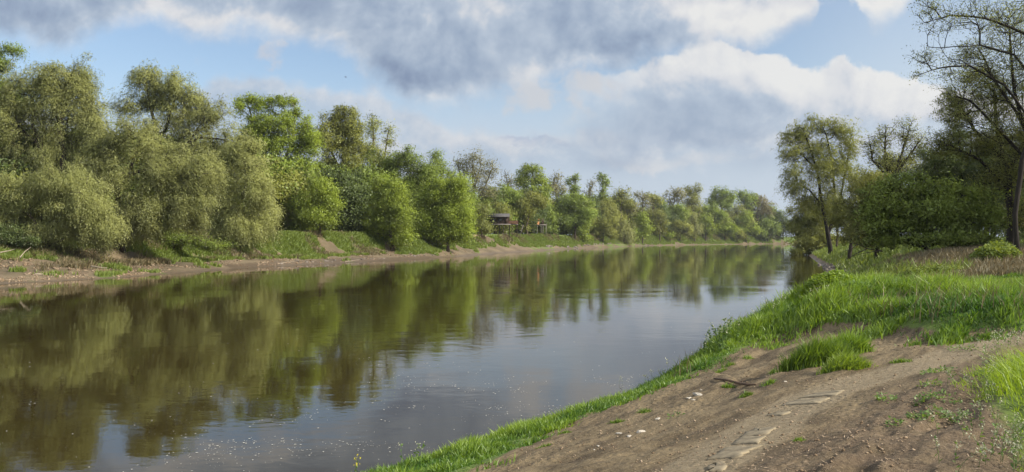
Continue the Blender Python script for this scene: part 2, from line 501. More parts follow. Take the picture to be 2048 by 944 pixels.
td = track_dist(gx, gy)
vv_ = -gx * RAMP[1] + gy * RAMP[0]
roughm = (1 - sstep(2.5, 3.2, vv_ + (gn - .5) * 1.2)) * (1 - sstep(12, 16, gy)) * (g_sr > 0)
track = 1 - sstep(0.10, 0.75, td)
m, n, out = material('ground')
pos = n.new('ShaderNodeNewGeometry').outputs['Position']
at = n.new('ShaderNodeAttribute'); at.attribute_name = 'mask'
sep = n.new('ShaderNodeSeparateColor'); n.L.new(at.outputs['Color'], sep.inputs[0])
mp = n.new('ShaderNodeMapping', vector_type='TEXTURE'); mp.inputs['Rotation'].default_value = (0, 0, math.atan2(RAMP[1], RAMP[0])); mp.inputs['Scale'].default_value = (3.2, 0.8, 1)
n.L.new(pos, mp.inputs[0])
big = n.noise(pos, 0.7, 5, 0.6); streak = n.noise(mp.outputs[0], 2.2, 8, 0.68, 0.4); fine = n.noise(pos, 14, 8, 0.72); mid = n.noise(pos, 4.0, 6, 0.65, 0.3)
far_big = n.noise(pos, 0.12, 6, 0.6)
dirt = n.mix(n.ss(streak, 0.40, 0.60), (0.070, 0.051, 0.027), (0.178, 0.136, 0.077))
dirt = n.mix(n.ss(big, 0.45, 0.7), dirt, (0.178, 0.136, 0.076))
dirt = n.mix(n.m('MULTIPLY', n.ss(mid, 0.55, 0.68), 0.7), dirt, (0.07, 0.047, 0.028))
dirt = n.mix(n.m('MULTIPLY', n.ss(fine, 0.62, 0.72), 0.5), dirt, (0.27, 0.205, 0.135))
dirt = n.mix(n.m('MULTIPLY', n.ss(fine, 0.42, 0.30), 0.7), dirt, (0.07, 0.05, 0.034))
leftdirt = n.mix(n.ss(far_big, 0.35, 0.65), (0.082, 0.065, 0.038), (0.148, 0.116, 0.071))
leftdirt = n.mix(n.m('MULTIPLY', n.ss(big, 0.5, 0.62), 0.5), leftdirt, (0.15, 0.105, 0.07))
dirt = n.mix(n.m('MULTIPLY', n.attr('rough'), n.ss(mid, 0.35, 0.6, 0.35, 0.85)), dirt, n.mix(streak, (0.06, 0.042, 0.026), (0.15, 0.108, 0.068)))
crumb = n.noise(pos, 42, 4, 0.6)
dirt = n.mix(n.m('MULTIPLY', n.ss(crumb, 0.56, 0.66), 0.45), dirt, (0.26, 0.20, 0.13))
dirt = n.mix(n.m('MULTIPLY', n.ss(crumb, 0.44, 0.35), 0.6), dirt, (0.05, 0.036, 0.022))
vor = n.new('ShaderNodeTexVoronoi'); n.L.new(pos, vor.inputs['Vector']); vor.inputs['Scale'].default_value = 11
clod = n.m('MULTIPLY', n.ss(vor.outputs['Distance'], 0.55, 0.1), n.ss(big, 0.42, 0.6))
dirt = n.mix(at.outputs['Alpha'], dirt, leftdirt)
trk = n.m('MULTIPLY', n.ss(n.m('ADD', n.attr('track'), n.m('MULTIPLY_ADD', streak, 1.1, -0.55)), 0.35, 0.75), 0.75)
dirt = n.mix(trk, dirt, n.mix(n.ss(fine, 0.35, 0.65), (0.17, 0.135, 0.082), (0.25, 0.205, 0.135)))
strawc = n.mix(fine, (0.20, 0.155, 0.09), (0.33, 0.26, 0.16))
gr = n.mix(n.ss(mid, 0.3, 0.7), (0.065, 0.105, 0.018), (0.11, 0.155, 0.03))
base = n.mix(n.ss(n.m('ADD', sep.outputs[2], n.m('MULTIPLY_ADD', mid, 0.6, -0.3)), 0.35, 0.65), dirt, strawc)
base = n.mix(n.ss(n.m('ADD', sep.outputs[0], n.m('MULTIPLY_ADD', mid, 0.7, -0.35)), 0.35, 0.65), base, gr)
base = n.mix(n.m('MULTIPLY', sep.outputs[1], 0.75), base, (0.075, 0.053, 0.036))
p = n.new('ShaderNodeBsdfPrincipled'); n.put(p.inputs['Base Color'], base)
n.put(p.inputs['Roughness'], n.m('MULTIPLY_ADD', sep.outputs[1], -0.45, 0.92)); p.inputs['Specular IOR Level'].default_value = 0.3
b1 = n.new('ShaderNodeBump'); b1.inputs['Strength'].default_value = 1.0; b1.inputs['Distance'].default_value = 0.06
n.put(b1.inputs['Height'], n.m('ADD', n.m('MULTIPLY', clod, 0.45), n.m('ADD', streak, n.m('MULTIPLY', fine, 0.8))))
n.L.new(b1.outputs[0], p.inputs['Normal']); n.L.new(p.outputs[0], out.inputs[0])
ground = link('ground', mesh_np('ground', np.stack([gx, gy, gz], 1), np.full(len(ii), 4), loops, m, {'mask': colr, 'track': track, 'rough': roughm}, smooth=True))
tag(ground, 'earth river banks with bare brown dirt, mud and grassy patches', 'ground', kind='structure')

# ------------------------------------------------------------------ water
m, n, out = material('river_water')
pos = n.new('ShaderNodeNewGeometry').outputs['Position']
p = n.new('ShaderNodeBsdfPrincipled')
wn = n.noise(pos, 0.05, 4, 0.6)
n.put(p.inputs['Base Color'], n.mix(n.ss(wn, 0.35, 0.65), (0.022, 0.0165, 0.005), (0.029, 0.021, 0.0065)))
p.inputs['Roughness'].default_value = 0.02; p.inputs['IOR'].default_value = 1.333
mp = n.new('ShaderNodeMapping'); mp.inputs['Rotation'].default_value = (0, 0, R(20)); mp.inputs['Scale'].default_value = (0.5, 1.0, 1)
n.L.new(pos, mp.inputs[0])
r1 = n.noise(mp.outputs[0], 1.3, 3, 0.5, 0.5); r2 = n.noise(mp.outputs[0], 6.0, 3, 0.5, 0.3); r3 = n.noise(pos, 0.25, 3, 0.5, 1.0)
calm = n.ss(n.noise(pos, 0.045, 3, 0.55, 0.8), 0.38, 0.62, 0.35, 1.3)
h = n.m('ADD', n.m('MULTIPLY', r1, 0.020), n.m('ADD', n.m('MULTIPLY', r2, 0.006), n.m('MULTIPLY', r3, 0.05)))
h = n.m('MULTIPLY', h, calm)
b = n.new('ShaderNodeBump'); b.inputs['Strength'].default_value = 0.22; b.inputs['Distance'].default_value = 1.0
n.put(b.inputs['Height'], h); n.L.new(b.outputs[0], p.inputs['Normal'])
n.L.new(p.outputs[0], out.inputs[0])
wv = np.array([(-700, -400, 0), (3500, -400, 0), (3500, 1500, 0), (-700, 1500, 0)], float)
water = link('water', mesh_np('water', wv, [4], [0, 1, 2, 3], m))
tag(water, 'calm brown river reflecting the trees and clouds', 'river', kind='structure')

# ------------------------------------------------------------------ trees
def skeleton(rng, trunks, att, alpha=0.22, step=0.9, lift=0.12):
    """branches grown from the trunk polylines out to the attraction points"""
    cap = sum(len(t) for t in trunks) + len(att) * 14 + 50
    X = np.zeros((cap, 3)); par = np.full(cap, -1); pl = np.zeros(cap); n = 0
    for t in trunks:
        t = np.asarray(t, float)
        if n == 0:
            j = -1
        else:
            j = int(np.argmin(np.linalg.norm(X[:n] - t[0], axis=1))); t = t[1:]
        for q in t:
            X[n] = q; par[n] = j; pl[n] = 0 if j < 0 else pl[j] + np.linalg.norm(q - X[j]) * 0.6
            j = n; n += 1
    base_n = max(1, int(n * 0.35))
    d0 = np.min(np.linalg.norm(att[:, None, :] - X[None, :n, :], axis=2), axis=1)
    tips = []
    for k in np.argsort(d0 + rng.normal(0, 0.3, len(att))):
        a = att[k]
        v = a - X[:n]; dist = np.sqrt((v * v).sum(1))
        cost = dist + alpha * pl[:n] + np.where(v[:, 2] < -0.2 * dist, 0.35 * dist, 0)
        j = int(np.argmin(cost)); L = dist[j]
        if L < 1e-3:
            continue
        ns = min(12, max(1, int(L / step)))
        s = X[j].copy(); side = rng.normal(0, 1, 3) * L * 0.07
        for q in range(1, ns + 1):
            t = q / ns
            X[n] = s + (a - s) * t + (side + np.array([0, 0, lift * L])) * math.sin(math.pi * t) + (rng.normal(0, 0.05, 3) * step if q < ns else 0)
            par[n] = j; pl[n] = pl[j] + L / ns; j = n; n += 1
        tips.append(n - 1)
    return X[:n], par[:n], np.array(tips)


def limbs(X, par, tips, Rt, rtip, minr=0.0, flare=1.35):
    n = len(X); cnt = np.zeros(n); cnt[tips] = 1
    for i in range(n - 1, 0, -1):
        if par[i] >= 0: cnt[par[i]] += cnt[i]
    cnt = np.maximum(cnt, 0.5)
    e = math.log(max(cnt[0], 2)) / math.log(max(Rt / rtip, 1.5))
    r = rtip * cnt ** (1 / e)
    r[0] *= flare
    kids = [[] for _ in range(n)]
    for i in range(n):
        if par[i] >= 0: kids[par[i]].append(i)
    mb = MB()
    stack = [(-1, 0)]
    while stack:
        p0, i = stack.pop()
        chain = [] if p0 < 0 else [p0]
        rr = [] if p0 < 0 else [min(r[p0], r[i] * 1.15)]
        while True:
            chain.append(i); rr.append(r[i])
            ks = kids[i]
            if not ks: break
            b = max(ks, key=lambda q: cnt[q])
            for q in ks:
                if q != b: stack.append((i, q))
            i = b
        if len(chain) > 1 and rr[0] >= minr:
            rr[-1] *= 0.6
            R0 = rr[0]
            mb.tube(X[chain], rr, 9 if R0 > 0.12 else (5 if R0 > 0.04 else 3))
    return mb


def ellipsoid_pts(rng, n, c, r, shell=2.6, core_f=0.4):
    # a lobe is a cluster of smaller uneven lobes with gaps between them
    ns = max(7, min(18, n // 8))
    sd = unit(rng.normal(0, 1, (ns, 3))); sc = sd * (0.40 + 0.42 * rng.random((ns, 1)))
    sr = 0.32 + 0.28 * rng.random(ns)
    k = rng.integers(0, ns, n)
    d = unit(rng.normal(0, 1, (n, 3)))
    u = rng.random(n) ** (1.0 / shell)
    p = sc[k] + d * (u * sr[k])[:, None]
    core = rng.random(n) < core_f
    p[core] = d[core] * (0.85 * u[core])[:, None]
    stray = rng.random(n) < 0.09
    p[stray] = d[stray] * (0.92 + 0.26 * rng.random((int(stray.sum()), 1)))
    return c + p * r * 1.02


def leaves_broad(rng, cl, per, cr, L, w, centre, up=0.4):
    n = len(cl) * per
    k = np.repeat(np.arange(len(cl)), per)
    crk = (cr * (0.6 + 0.8 * rng.random(len(cl))))[k][:, None]
    off = rng.normal(0, 0.5, (n, 3)); off[:, 2] *= 0.75
    P = cl[k] + off * crk
    A = unit(rng.normal(0, 1, (n, 3)) + off * 0.8 + np.array([0, 0, -0.15]))
    N = unit(rng.normal(0, 0.8, (n, 3)) + np.array([0, 0, up]) + 0.6 * unit(P - centre))
    S = unit(np.cross(A, N))
    v = np.clip(rng.random(len(cl))[k] * 0.6 + rng.random(n) * 0.4, 0, 1)
    Ls = L * (0.6 + 0.8 * rng.random(n))
    return P, A, S, Ls, Ls * w, v


def leaves_strand(rng, cl, per, cr, L, w, centre, droop=1.0, m=9, ln=1.6):
    ns = max(1, per // m)
    k = np.repeat(np.arange(len(cl)), ns); N0 = len(k)
    st = cl[k] + rng.normal(0, 0.45, (N0, 3)) * cr
    d0 = unit(unit(st - centre) * 0.8 + rng.normal(0, 0.6, (N0, 3)) + np.array([0, 0, 0.35]))
    length = ln * (0.5 + rng.random(N0))
    t = (np.arange(m) + 0.5) / m
    P = st[:, None, :] + d0[:, None, :] * (t[None, :, None] * length[:, None, None] * 0.75)
    P[:, :, 2] -= droop * (t[None, :] ** 1.8) * length[:, None]
    T = d0[:, None, :] * 0.75 + np.array([0, 0, -1.0]) * (droop * 1.8 * t[None, :, None] ** 0.8)
    P = P.reshape(-1, 3) + rng.normal(0, 0.06, (N0 * m, 3)) * cr
    T = unit(T.reshape(-1, 3) + rng.normal(0, 0.55, (N0 * m, 3)))
    S = unit(np.cross(T, rng.normal(0, 1, (N0 * m, 3))))
    v = np.clip(np.repeat(rng.random(len(cl))[k] * 0.55 + rng.random(N0) * 0.25, m) + rng.random(N0 * m) * 0.2, 0, 1)
    Ls = L * (0.6 + 0.8 * rng.random(N0 * m))
    return P, T, S, Ls, Ls * w, v


_seed = [100]; NL = [0]


def make_tree(name, label, cat, d, base, lobes, mat, style='broad', bark='bark', Rt=None, layers=5.0, clump=13, group=None,
              trunks=None, twigs=1.0, lpx=1.0, thin=0.0, depth=0.85, rtip=None, minr=0.0, droop=0.75, shell=2.6, core_f=0.4, wfac=None, lift=0.12, alpha=0.22, step=None, bare=0.0, up=0.4):
    """base and lobes in photo pixels at depth d -> a tree of real size standing at that place"""
    _seed[0] += 1
    rng = np.random.default_rng(_seed[0])
    s = d / F
    bx = (base[0] - CX) * s
    bz = hz(bx, d) - 0.05
    root = empty(name, (bx, d, bz), label, cat, group)
    org = np.array([bx, d, bz])
    cs, rs, ws = [], [], []
    for lb in lobes:
        c = W(lb[0], lb[1], d) - org
        r = np.array([lb[2] * s, (lb[2] + lb[3]) * 0.5 * s * depth, lb[3] * s])
        c[1] = lb[4] * s if len(lb) > 4 else rng.normal(0, 0.25) * r[1]
        cs.append(c); rs.append(r); ws.append(lb[2] * lb[3])
    ws = np.array(ws, float)
    cr = clump * s
    ncl = int(twigs * 5.0 * ws.sum() / (clump * clump))
    ncl = max(20, min(ncl, 2600))
    pick = np.maximum(3, (ws / ws.sum() * ncl).astype(int))
    att = np.concatenate([ellipsoid_pts(rng, int(k), c, np.maximum(r - cr * 0.5, r * 0.5), shell, core_f) for k, c, r in zip(pick, cs, rs)])
    # keep clear of the ground under the tree
    gzz = height(att[:, 0] + bx, att[:, 1] + d) - bz
    att[:, 2] = np.maximum(att[:, 2], gzz + cr * 0.4)
    cen = np.average(np.array(cs), axis=0, weights=ws)
    if trunks is None:
        top = cen.copy(); h = max(top[2], 0.6)
        q = np.linspace(0, 1, 8)[:, None]
        line = np.array([0, 0, 0]) * (1 - q) + top * q
        line[:, 0] = top[0] * (q[:, 0] ** 1.6); line[:, 1] = top[1] * (q[:, 0] ** 1.6)
        line += rng.normal(0, 0.02, line.shape) * h * np.sin(q * math.pi)
        line[0] = (0, 0, -0.3)
        tl = [line]
    else:
        tl = []
        for t in trunks:
            pts = np.array([W(a[0], a[1], d) - org + np.array([0, a[2] * s if len(a) > 2 else 0, 0]) for a in t])
            qq = np.linspace(0, 1, len(pts)); q2 = np.linspace(0, 1, (len(pts) - 1) * 3 + 1)
            pts = np.stack([np.interp(q2, qq, pts[:, i]) for i in range(3)], 1)
            pts[1:-1] += rng.normal(0, 0.6, pts[1:-1].shape) * s
            tl.append(pts)
        tl[0][0, 2] = min(tl[0][0, 2], -0.2)
    X, par, tips = skeleton(rng, tl, att, alpha=alpha, step=step or max(0.35, cr * 0.6), lift=lift)
    Hh = max((c[2] + r[2]) for c, r in zip(cs, rs))
    Rt = Rt or 0.017 * Hh + 0.05
    rtip = rtip or max(0.012, 0.16 * s)
    mb = limbs(X, par, tips, Rt, rtip, minr)
    mb.build('trunk', M[bark], root, smooth=True)
    # leaves
    lp = s * 2.0                      # one picture pixel in metres
    if wfac is None: wfac = 0.16 if style == 'strand' else 0.27
    L = lp * (1.4 if style == 'strand' else 1.35) * lpx
    aleaf = L * L * wfac * 1.0
    area = ws.sum() * math.pi * s * s * 0.8
    total = layers * area / aleaf
    keep = att if bare == 0 else att[rng.random(len(att)) > bare]
    # every clump also gets a partner a little way in, so the crown has depth
    per = max(6, int(total / max(1, len(keep))))
    lc = cen * np.array([1, 1, 0.9])
    # local lobe centre for each clump gives outward direction
    d2 = np.linalg.norm((keep[:, None, :] - np.array(cs)[None]) / np.array(rs)[None], axis=2)
    if style == 'strand':
        P, A, S, Ls, w, v = leaves_strand(rng, keep, per, cr, L, wfac, lc, droop=droop, ln=cr * 1.35)
    else:
        P, A, S, Ls, w, v = leaves_broad(rng, keep, per, cr, L, wfac, lc, up=up)
    gl = height(P[:, 0] + bx, P[:, 1] + d) - bz
    ok = P[:, 2] > gl + 0.05
    P, A, S, Ls, w, v = P[ok], A[ok], S[ok], Ls[ok], w[ok], v[ok]
    V, cn, lo = quads(P, A, S, Ls, w)
    csa, rsa = np.array(cs), np.array(rs)
    near = np.argmin(np.linalg.norm((keep[:, None, :] - csa[None]) / rsa[None], axis=2), axis=1)
    per_ = np.repeat(np.arange(len(keep)), len(ok) // len(keep))[ok]
    outc = unit((keep - csa[near]) / rsa[near] ** 2 * rsa[near].mean(1, keepdims=True))
    leafn = unit(np.cross(A, S)); 
    bn = 0.75 * outc[per_] + 0.65 * unit(P - keep[per_]) + np.array([0, 0, 0.25])
    leafn *= np.sign((leafn * bn).sum(1, keepdims=True) + 1e-6)
    bn = unit(bn + 0.75 * leafn)
    NL[0] += len(P)
    link('crown', mesh_np('crown', V, cn, lo, M[mat], {'v': np.repeat(v, 4), 'bend': np.repeat(bn, 4, axis=0)}), root)
    return root


def children(o):
    return [c for c in bpy.data.objects if c.parent == o]


def copy_tree(o, loc, rz, sc, label, group=None):
    c = o.copy(); C.objects.link(c); c.location = loc; c.rotation_euler = (0, 0, rz); c.scale = sc
    c['label'] = label
    if group: c['group'] = group
    for ch in children(o):
        k = ch.copy(); C.objects.link(k); k.parent = c
    return c


GW = 'willows on the left bank'
GL = 'trees and shrubs lining the left bank'
GF = 'trees on the distant left bank'
GR = 'trees on the right bank'


def base_depth(px, py):
    """depth at which the left bank is met by the view through the foot of a tree"""
    d0 = dshore(px); d = d0 + np.linspace(0.3, 6 + 0.2 * d0, 240)
    x = (px - CX) / F * d; gap = height(x, d) - (EYE - (py - HY) / F * d)
    k = np.nonzero(gap >= 0)[0]
    return float(d[k[0]] if len(k) else d[int(np.argmax(gap))])


def T(name, label, cat, off, base, lobes, mat, **kw):
    d = base_depth(*base) + (off if off > 11 else 0)
    return make_tree(name, label, cat, d, base, lobes, mat, **kw)


# ---- left willows
T('poplar_tree', 'dark green tree top poking up behind the leftmost willow at the photo edge', 'tree', 34, (-40, 480),
  [(-10, 120, 40, 35), (30, 105, 22, 18), (-40, 170, 60, 60), (0, 200, 50, 50), (-60, 260, 70, 80)], 'green', group=GW, layers=4)
T('willow_tree', 'tall olive willow at the far left with a dark forked leaning trunk', 'tree', 17, (118, 480),
  [(55, 190, 85, 62), (150, 150, 42, 42), (150, 190, 46, 50), (108, 168, 50, 44), (5, 250, 80, 70), (130, 235, 70, 75), (185, 250, 38, 60), (70, 300, 100, 60), (-40, 200, 60, 70), (150, 320, 80, 50)], 'willow', style='strand', bark='bark_dark', group=GW,
  trunks=[[(118, 490), (108, 400), (100, 325), (70, 280), (20, 240)], [(100, 325), (66, 255), (62, 190)], [(108, 380), (128, 310), (118, 250), (150, 160)], [(70, 280), (0, 245), (-40, 235)]], Rt=0.55, layers=4.0, twigs=0.9, rtip=0.02)
T('willow_tree', 'low spreading willow at the left edge whose branches trail down to the beach', 'tree', 7, (90, 505),
  [(70, 410, 100, 62), (175, 415, 70, 62), (-5, 430, 70, 58), (140, 368, 75, 42), (90, 455, 120, 36), (205, 455, 55, 42), (20, 375, 60, 40), (-70, 440, 60, 55)], 'willow', style='strand', bark='bark', group=GW, layers=5.0, droop=1.0,
  trunks=[[(90, 512), (85, 470), (60, 430), (20, 410)], [(85, 470), (140, 420), (190, 400)], [(90, 500), (110, 440), (120, 390)], [(88, 495), (150, 470), (200, 450)]], rtip=0.02)
T('willow_tree', 'broad pale willow in the middle of the left willow group', 'tree', 10, (242, 500),
  [(270, 290, 78, 56), (330, 350, 80, 60), (230, 350, 60, 60), (380, 415, 62, 55), (300, 425, 80, 55), (260, 450, 55, 38), (190, 300, 45, 45), (400, 350, 50, 50)], 'willow', style='strand', bark='bark_dark', group=GW,
  trunks=[[(242, 505), (238, 430), (236, 380), (258, 350), (300, 335)], [(238, 400), (215, 340), (230, 290)], [(240, 450), (300, 420), (370, 400)], [(258, 350), (275, 290)]], Rt=0.42, layers=4.8, rtip=0.02)
T('willow_tree', 'open domed willow crown rising above the middle of the left group', 'tree', 24, (345, 480),
  [(288, 160, 38, 32), (318, 172, 44, 36), (300, 192, 48, 36), (378, 205, 36, 34), (352, 178, 42, 38), (325, 225, 72, 46), (262, 212, 36, 28), (390, 230, 36, 40), (340, 290, 90, 50), (300, 150, 25, 22)], 'willow', style='strand', bark='bark_dark', group=GW,
  trunks=[[(345, 490), (340, 380), (325, 300), (300, 215), (290, 160)], [(325, 295), (350, 280), (392, 262), (410, 240)], [(325, 280), (340, 225), (355, 180)]], Rt=0.4, layers=2.9, twigs=1.0, rtip=0.022)
T('willow_tree', 'willow with a long dark bare limb reaching up to the right', 'tree', 18, (372, 485),
  [(425, 235, 44, 40), (458, 290, 44, 50), (400, 300, 55, 45), (380, 350, 60, 50), (440, 340, 50, 40)], 'willow', style='strand', bark='bark_dark', group=GW,
  trunks=[[(372, 490), (370, 380), (372, 290), (395, 262), (440, 235)], [(372, 290), (400, 275), (450, 280)]], Rt=0.36, layers=3.2, rtip=0.022)
T('willow_tree', 'dense rounded willow at the right end of the left willow group', 'tree', 8, (478, 495),
  [(478, 320, 52, 46), (512, 370, 42, 60), (460, 390, 52, 60), (520, 430, 36, 50), (480, 450, 58, 42), (440, 430, 36, 45), (495, 300, 30, 28)], 'willow', style='strand', bark='bark', group=GW,
  trunks=[[(478, 500), (470, 440), (458, 400), (440, 380)], [(470, 440), (490, 380), (495, 320)]], layers=5.0, rtip=0.02)
T('shrub', 'small fresh green shrub in front of the rounded willow', 'shrub', 4, (480, 495), [(475, 440, 32, 28), (488, 465, 36, 26), (455, 462, 20, 18)], 'bright', layers=3.2, clump=10, group=GL)
T('shrub', 'dark green nettle-like shrub low under the middle willows', 'shrub', 7, (345, 502), [(340, 478, 60, 22), (380, 485, 50, 18), (300, 482, 40, 16), (430, 490, 50, 14)], 'green', layers=3.0, clump=9, group=GL)
T('shrub', 'low dark shrub at the foot of the leftmost willows', 'shrub', 9, (20, 500), [(10, 470, 60, 26), (60, 480, 50, 18), (-60, 470, 50, 30)], 'dark', layers=3.0, clump=9, group=GL)
T('shrub', 'green shrub hanging over the bank beneath the pale middle willow', 'shrub', 5, (362, 505), [(360, 470, 24, 28), (352, 492, 16, 12)], 'olive', layers=3.0, clump=9, group=GL)
# ---- middle of the left bank
T('poplar_tree', 'tall bright green poplar right of the willows', 'tree', 26, (556, 470),
  [(480, 218, 13, 28), (500, 206, 14, 22), (520, 214, 16, 26), (540, 206, 14, 20), (560, 202, 16, 18), (578, 200, 15, 16), (593, 220, 10, 20), (510, 250, 40, 34), (555, 245, 50, 36), (600, 270, 30, 40), (560, 290, 72, 44), (505, 295, 40, 50), (622, 285, 24, 44), (540, 340, 66, 45), (600, 340, 40, 40)], 'bright', group=GL, layers=4.4, clump=11, bark='bark_pale',
  trunks=[[(556, 480), (552, 380), (548, 310), (560, 230)], [(550, 350), (585, 290), (590, 225)], [(550, 340), (515, 280), (498, 215)]], rtip=0.03)
T('poplar_tree', 'upright olive green poplar with a rounded double top', 'tree', 30, (682, 470),
  [(675, 228, 10, 20), (690, 222, 12, 20), (705, 232, 11, 24), (650, 252, 12, 26), (664, 248, 10, 22), (640, 264, 10, 22), (720, 252, 8, 20), (676, 248, 24, 28), (702, 254, 22, 28), (685, 272, 40, 36), (655, 290, 30, 34), (712, 295, 24, 44), (680, 330, 50, 50), (660, 350, 46, 44)], 'olive', group=GL, layers=3.8, clump=11, rtip=0.03,
  trunks=[[(682, 480), (682, 390), (685, 320), (692, 235)], [(684, 350), (660, 300), (652, 255)], [(684, 330), (708, 290)]])
T('poplar_tree', 'slender pale poplar with two thin see-through tops', 'tree', 32, (752, 470),
  [(745, 258, 20, 36), (776, 272, 13, 34), (750, 315, 34, 40), (730, 300, 18, 34), (765, 340, 30, 40)], 'pale', group=GL, layers=2.2, rtip=0.035,
  trunks=[[(752, 480), (750, 370), (746, 300), (745, 228)], [(750, 350), (770, 310), (778, 242)], [(750, 350), (733, 300)]])
T('tree', 'wide green tree behind the two rounded bank trees', 'tree', 20, (785, 472),
  [(780, 322, 48, 34), (822, 318, 30, 28), (730, 350, 44, 40), (790, 370, 70, 46), (850, 350, 34, 36), (690, 370, 36, 36), (830, 400, 50, 45)], 'green', group=GL, layers=3.8)
T('tree', 'pointed green tree top behind the bright rounded tree', 'tree', 22, (880, 472),
  [(876, 325, 20, 26), (868, 355, 36, 34), (905, 360, 26, 30), (860, 400, 40, 45), (912, 395, 30, 40)], 'green', group=GL, layers=3.6)
T('shrub', 'yellow-green bush in a gap right of the willows', 'shrub', 13, (578, 465), [(582, 368, 32, 26), (562, 395, 26, 34), (598, 400, 24, 34), (575, 435, 30, 28)], 'yellow', group=GL, layers=3.6)
T('shrub', 'rounded green bush set back on the grassy bank beside the yellow one', 'shrub', 8, (640, 470), [(640, 378, 36, 34), (620, 400, 36, 40), (662, 405, 32, 42), (640, 435, 46, 30), (605, 430, 26, 30)], 'bright', group=GL, layers=3.8)
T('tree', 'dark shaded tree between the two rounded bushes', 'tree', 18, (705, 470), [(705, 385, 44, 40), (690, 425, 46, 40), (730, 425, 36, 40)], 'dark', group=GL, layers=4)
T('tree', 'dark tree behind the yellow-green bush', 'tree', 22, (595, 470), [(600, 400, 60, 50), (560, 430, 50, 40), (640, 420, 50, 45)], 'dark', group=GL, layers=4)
T('bank_tree', 'rounded green tree leaning over the beach, left of the brightest one', 'tree', 3, (785, 500),
  [(765, 372, 28, 32), (785, 400, 44, 42), (752, 425, 34, 42), (806, 430, 34, 46), (780, 455, 54, 36), (800, 478, 36, 22), (735, 450, 22, 30)], 'bright', group=GL, layers=4.2)
T('bank_tree', 'brightest green rounded tree overhanging the water, just left of the cabins', 'tree', 2, (896, 503),
  [(912, 375, 30, 34), (890, 385, 40, 40), (926, 425, 28, 46), (870, 425, 40, 46), (905, 440, 44, 42), (880, 468, 52, 26), (922, 468, 30, 24), (850, 450, 26, 36), (858, 390, 26, 30)], 'bright', group=GL, layers=4.4)
T('shrub', 'small pale green bush between the brightest tree and the dark cabin', 'shrub', 6, (964, 476), [(964, 425, 19, 24), (956, 450, 20, 22), (972, 455, 14, 18)], 'pale', group=GL, layers=3.4)
T('bare_tree', 'tan half-leafed tree standing above the dark cabin', 'tree', 30, (950, 470),
  [(948, 325, 34, 30), (922, 335, 22, 28), (978, 340, 22, 28), (950, 365, 42, 34), (930, 385, 30, 28), (975, 385, 26, 26)], 'tan', group=GL, layers=1.35, bark='bark_pale', twigs=1.5, clump=11, rtip=0.045, lift=0.02, alpha=0.35,
  trunks=[[(950, 480), (950, 410), (946, 360), (945, 305)], [(950, 420), (925, 365), (915, 325)], [(950, 410), (972, 370), (985, 335)], [(948, 380), (962, 330), (962, 305)]])
T('bare_tree', 'thin nearly leafless tree right of the tan one', 'tree', 32, (1018, 465), [(1016, 355, 16, 20), (1006, 375, 18, 18), (1026, 375, 16, 22)], 'tan', group=GF, layers=0.7, bark='bark_pale', twigs=2.2, clump=9, rtip=0.05)
# ---- around the cabins and beyond
T('poplar_tree', 'bright green broad-topped poplar above the two cabins', 'tree', 26, (1062, 470),
  [(1060, 338, 26, 18), (1045, 352, 18, 16), (1080, 360, 20, 20), (1058, 365, 34, 20), (1065, 385, 38, 20), (1092, 380, 12, 16)], 'bright', group=GF, layers=3.6, clump=9)
T('tree', 'green tree crown directly behind the dark cabin', 'tree', 18, (1010, 468), [(1000, 388, 34, 22), (1030, 398, 26, 22), (985, 400, 26, 26), (1010, 420, 40, 26), (1035, 430, 25, 25)], 'green', group=GF, layers=3.6, clump=10)
T('tree', 'olive green tree growing between the two cabins', 'tree', 3, (1056, 472), [(1066, 398, 30, 24), (1048, 415, 22, 24), (1084, 402, 16, 18), (1056, 432, 18, 16), (1052, 455, 12, 12)], 'olive', group=GF, layers=3.4, clump=9,
  trunks=[[(1056, 474), (1052, 455), (1058, 430), (1066, 400)]])
T('bare_tree', 'tan leafless tree behind the right-hand cabin', 'tree', 32, (1112, 470), [(1112, 362, 17, 20), (1104, 385, 20, 24), (1124, 385, 16, 24)], 'tan', group=GF, layers=1.6, bark='bark_pale', twigs=1.6, clump=8, rtip=0.06)
T('poplar_tree', 'narrow green poplar spire with a notched top', 'tree', 28, (1147, 472), [(1150, 355, 9, 14), (1137, 362, 8, 10), (1148, 375, 13, 18), (1150, 395, 16, 20)], 'green', group=GF, layers=3.4, clump=7)
T('tree', 'big dark green rounded tree on the bank right of the cabins', 'tree', 7, (1150, 480), [(1150, 405, 36, 22), (1128, 428, 28, 28), (1172, 425, 26, 30), (1150, 445, 46, 24), (1115, 450, 22, 18)], 'green', group=GF, layers=4, clump=10)
T('poplar_tree', 'tallest narrow green poplar spire on the distant bank', 'tree', 26, (1206, 475), [(1200, 352, 8, 10), (1209, 362, 12, 16), (1206, 385, 13, 22), (1206, 410, 16, 20)], 'green', group=GF, layers=3.4, clump=7)
T('bare_tree', 'bare grey tree between the two green poplar spires', 'tree', 32, (1182, 474), [(1182, 368, 12, 14), (1176, 388, 16, 18)], 'tan', group=GF, layers=0.9, bark='bark_pale', twigs=2, clump=7, rtip=0.07)
T('tree', 'olive tree right of the tallest poplar spire', 'tree', 22, (1240, 478), [(1245, 385, 18, 13), (1232, 402, 22, 18), (1255, 405, 20, 18)], 'olive', group=GF, layers=3.2, clump=8)
T('shrub', 'small bright bush low at the water right of the cabins', 'shrub', -1, (1166, 487), [(1166, 464, 12, 12), (1160, 474, 12, 9), (1172, 475, 10, 9)], 'bright', group=GF, layers=3.4, clump=7)
T('weeping_willow', 'pale weeping willow trailing its branches to the distant waterline', 'tree', 2, (1248, 489), [(1248, 445, 14, 10), (1244, 458, 17, 14), (1254, 462, 13, 16), (1246, 474, 17, 12)], 'willow', style='strand', group=GF, layers=4.2, clump=9, droop=1.5)
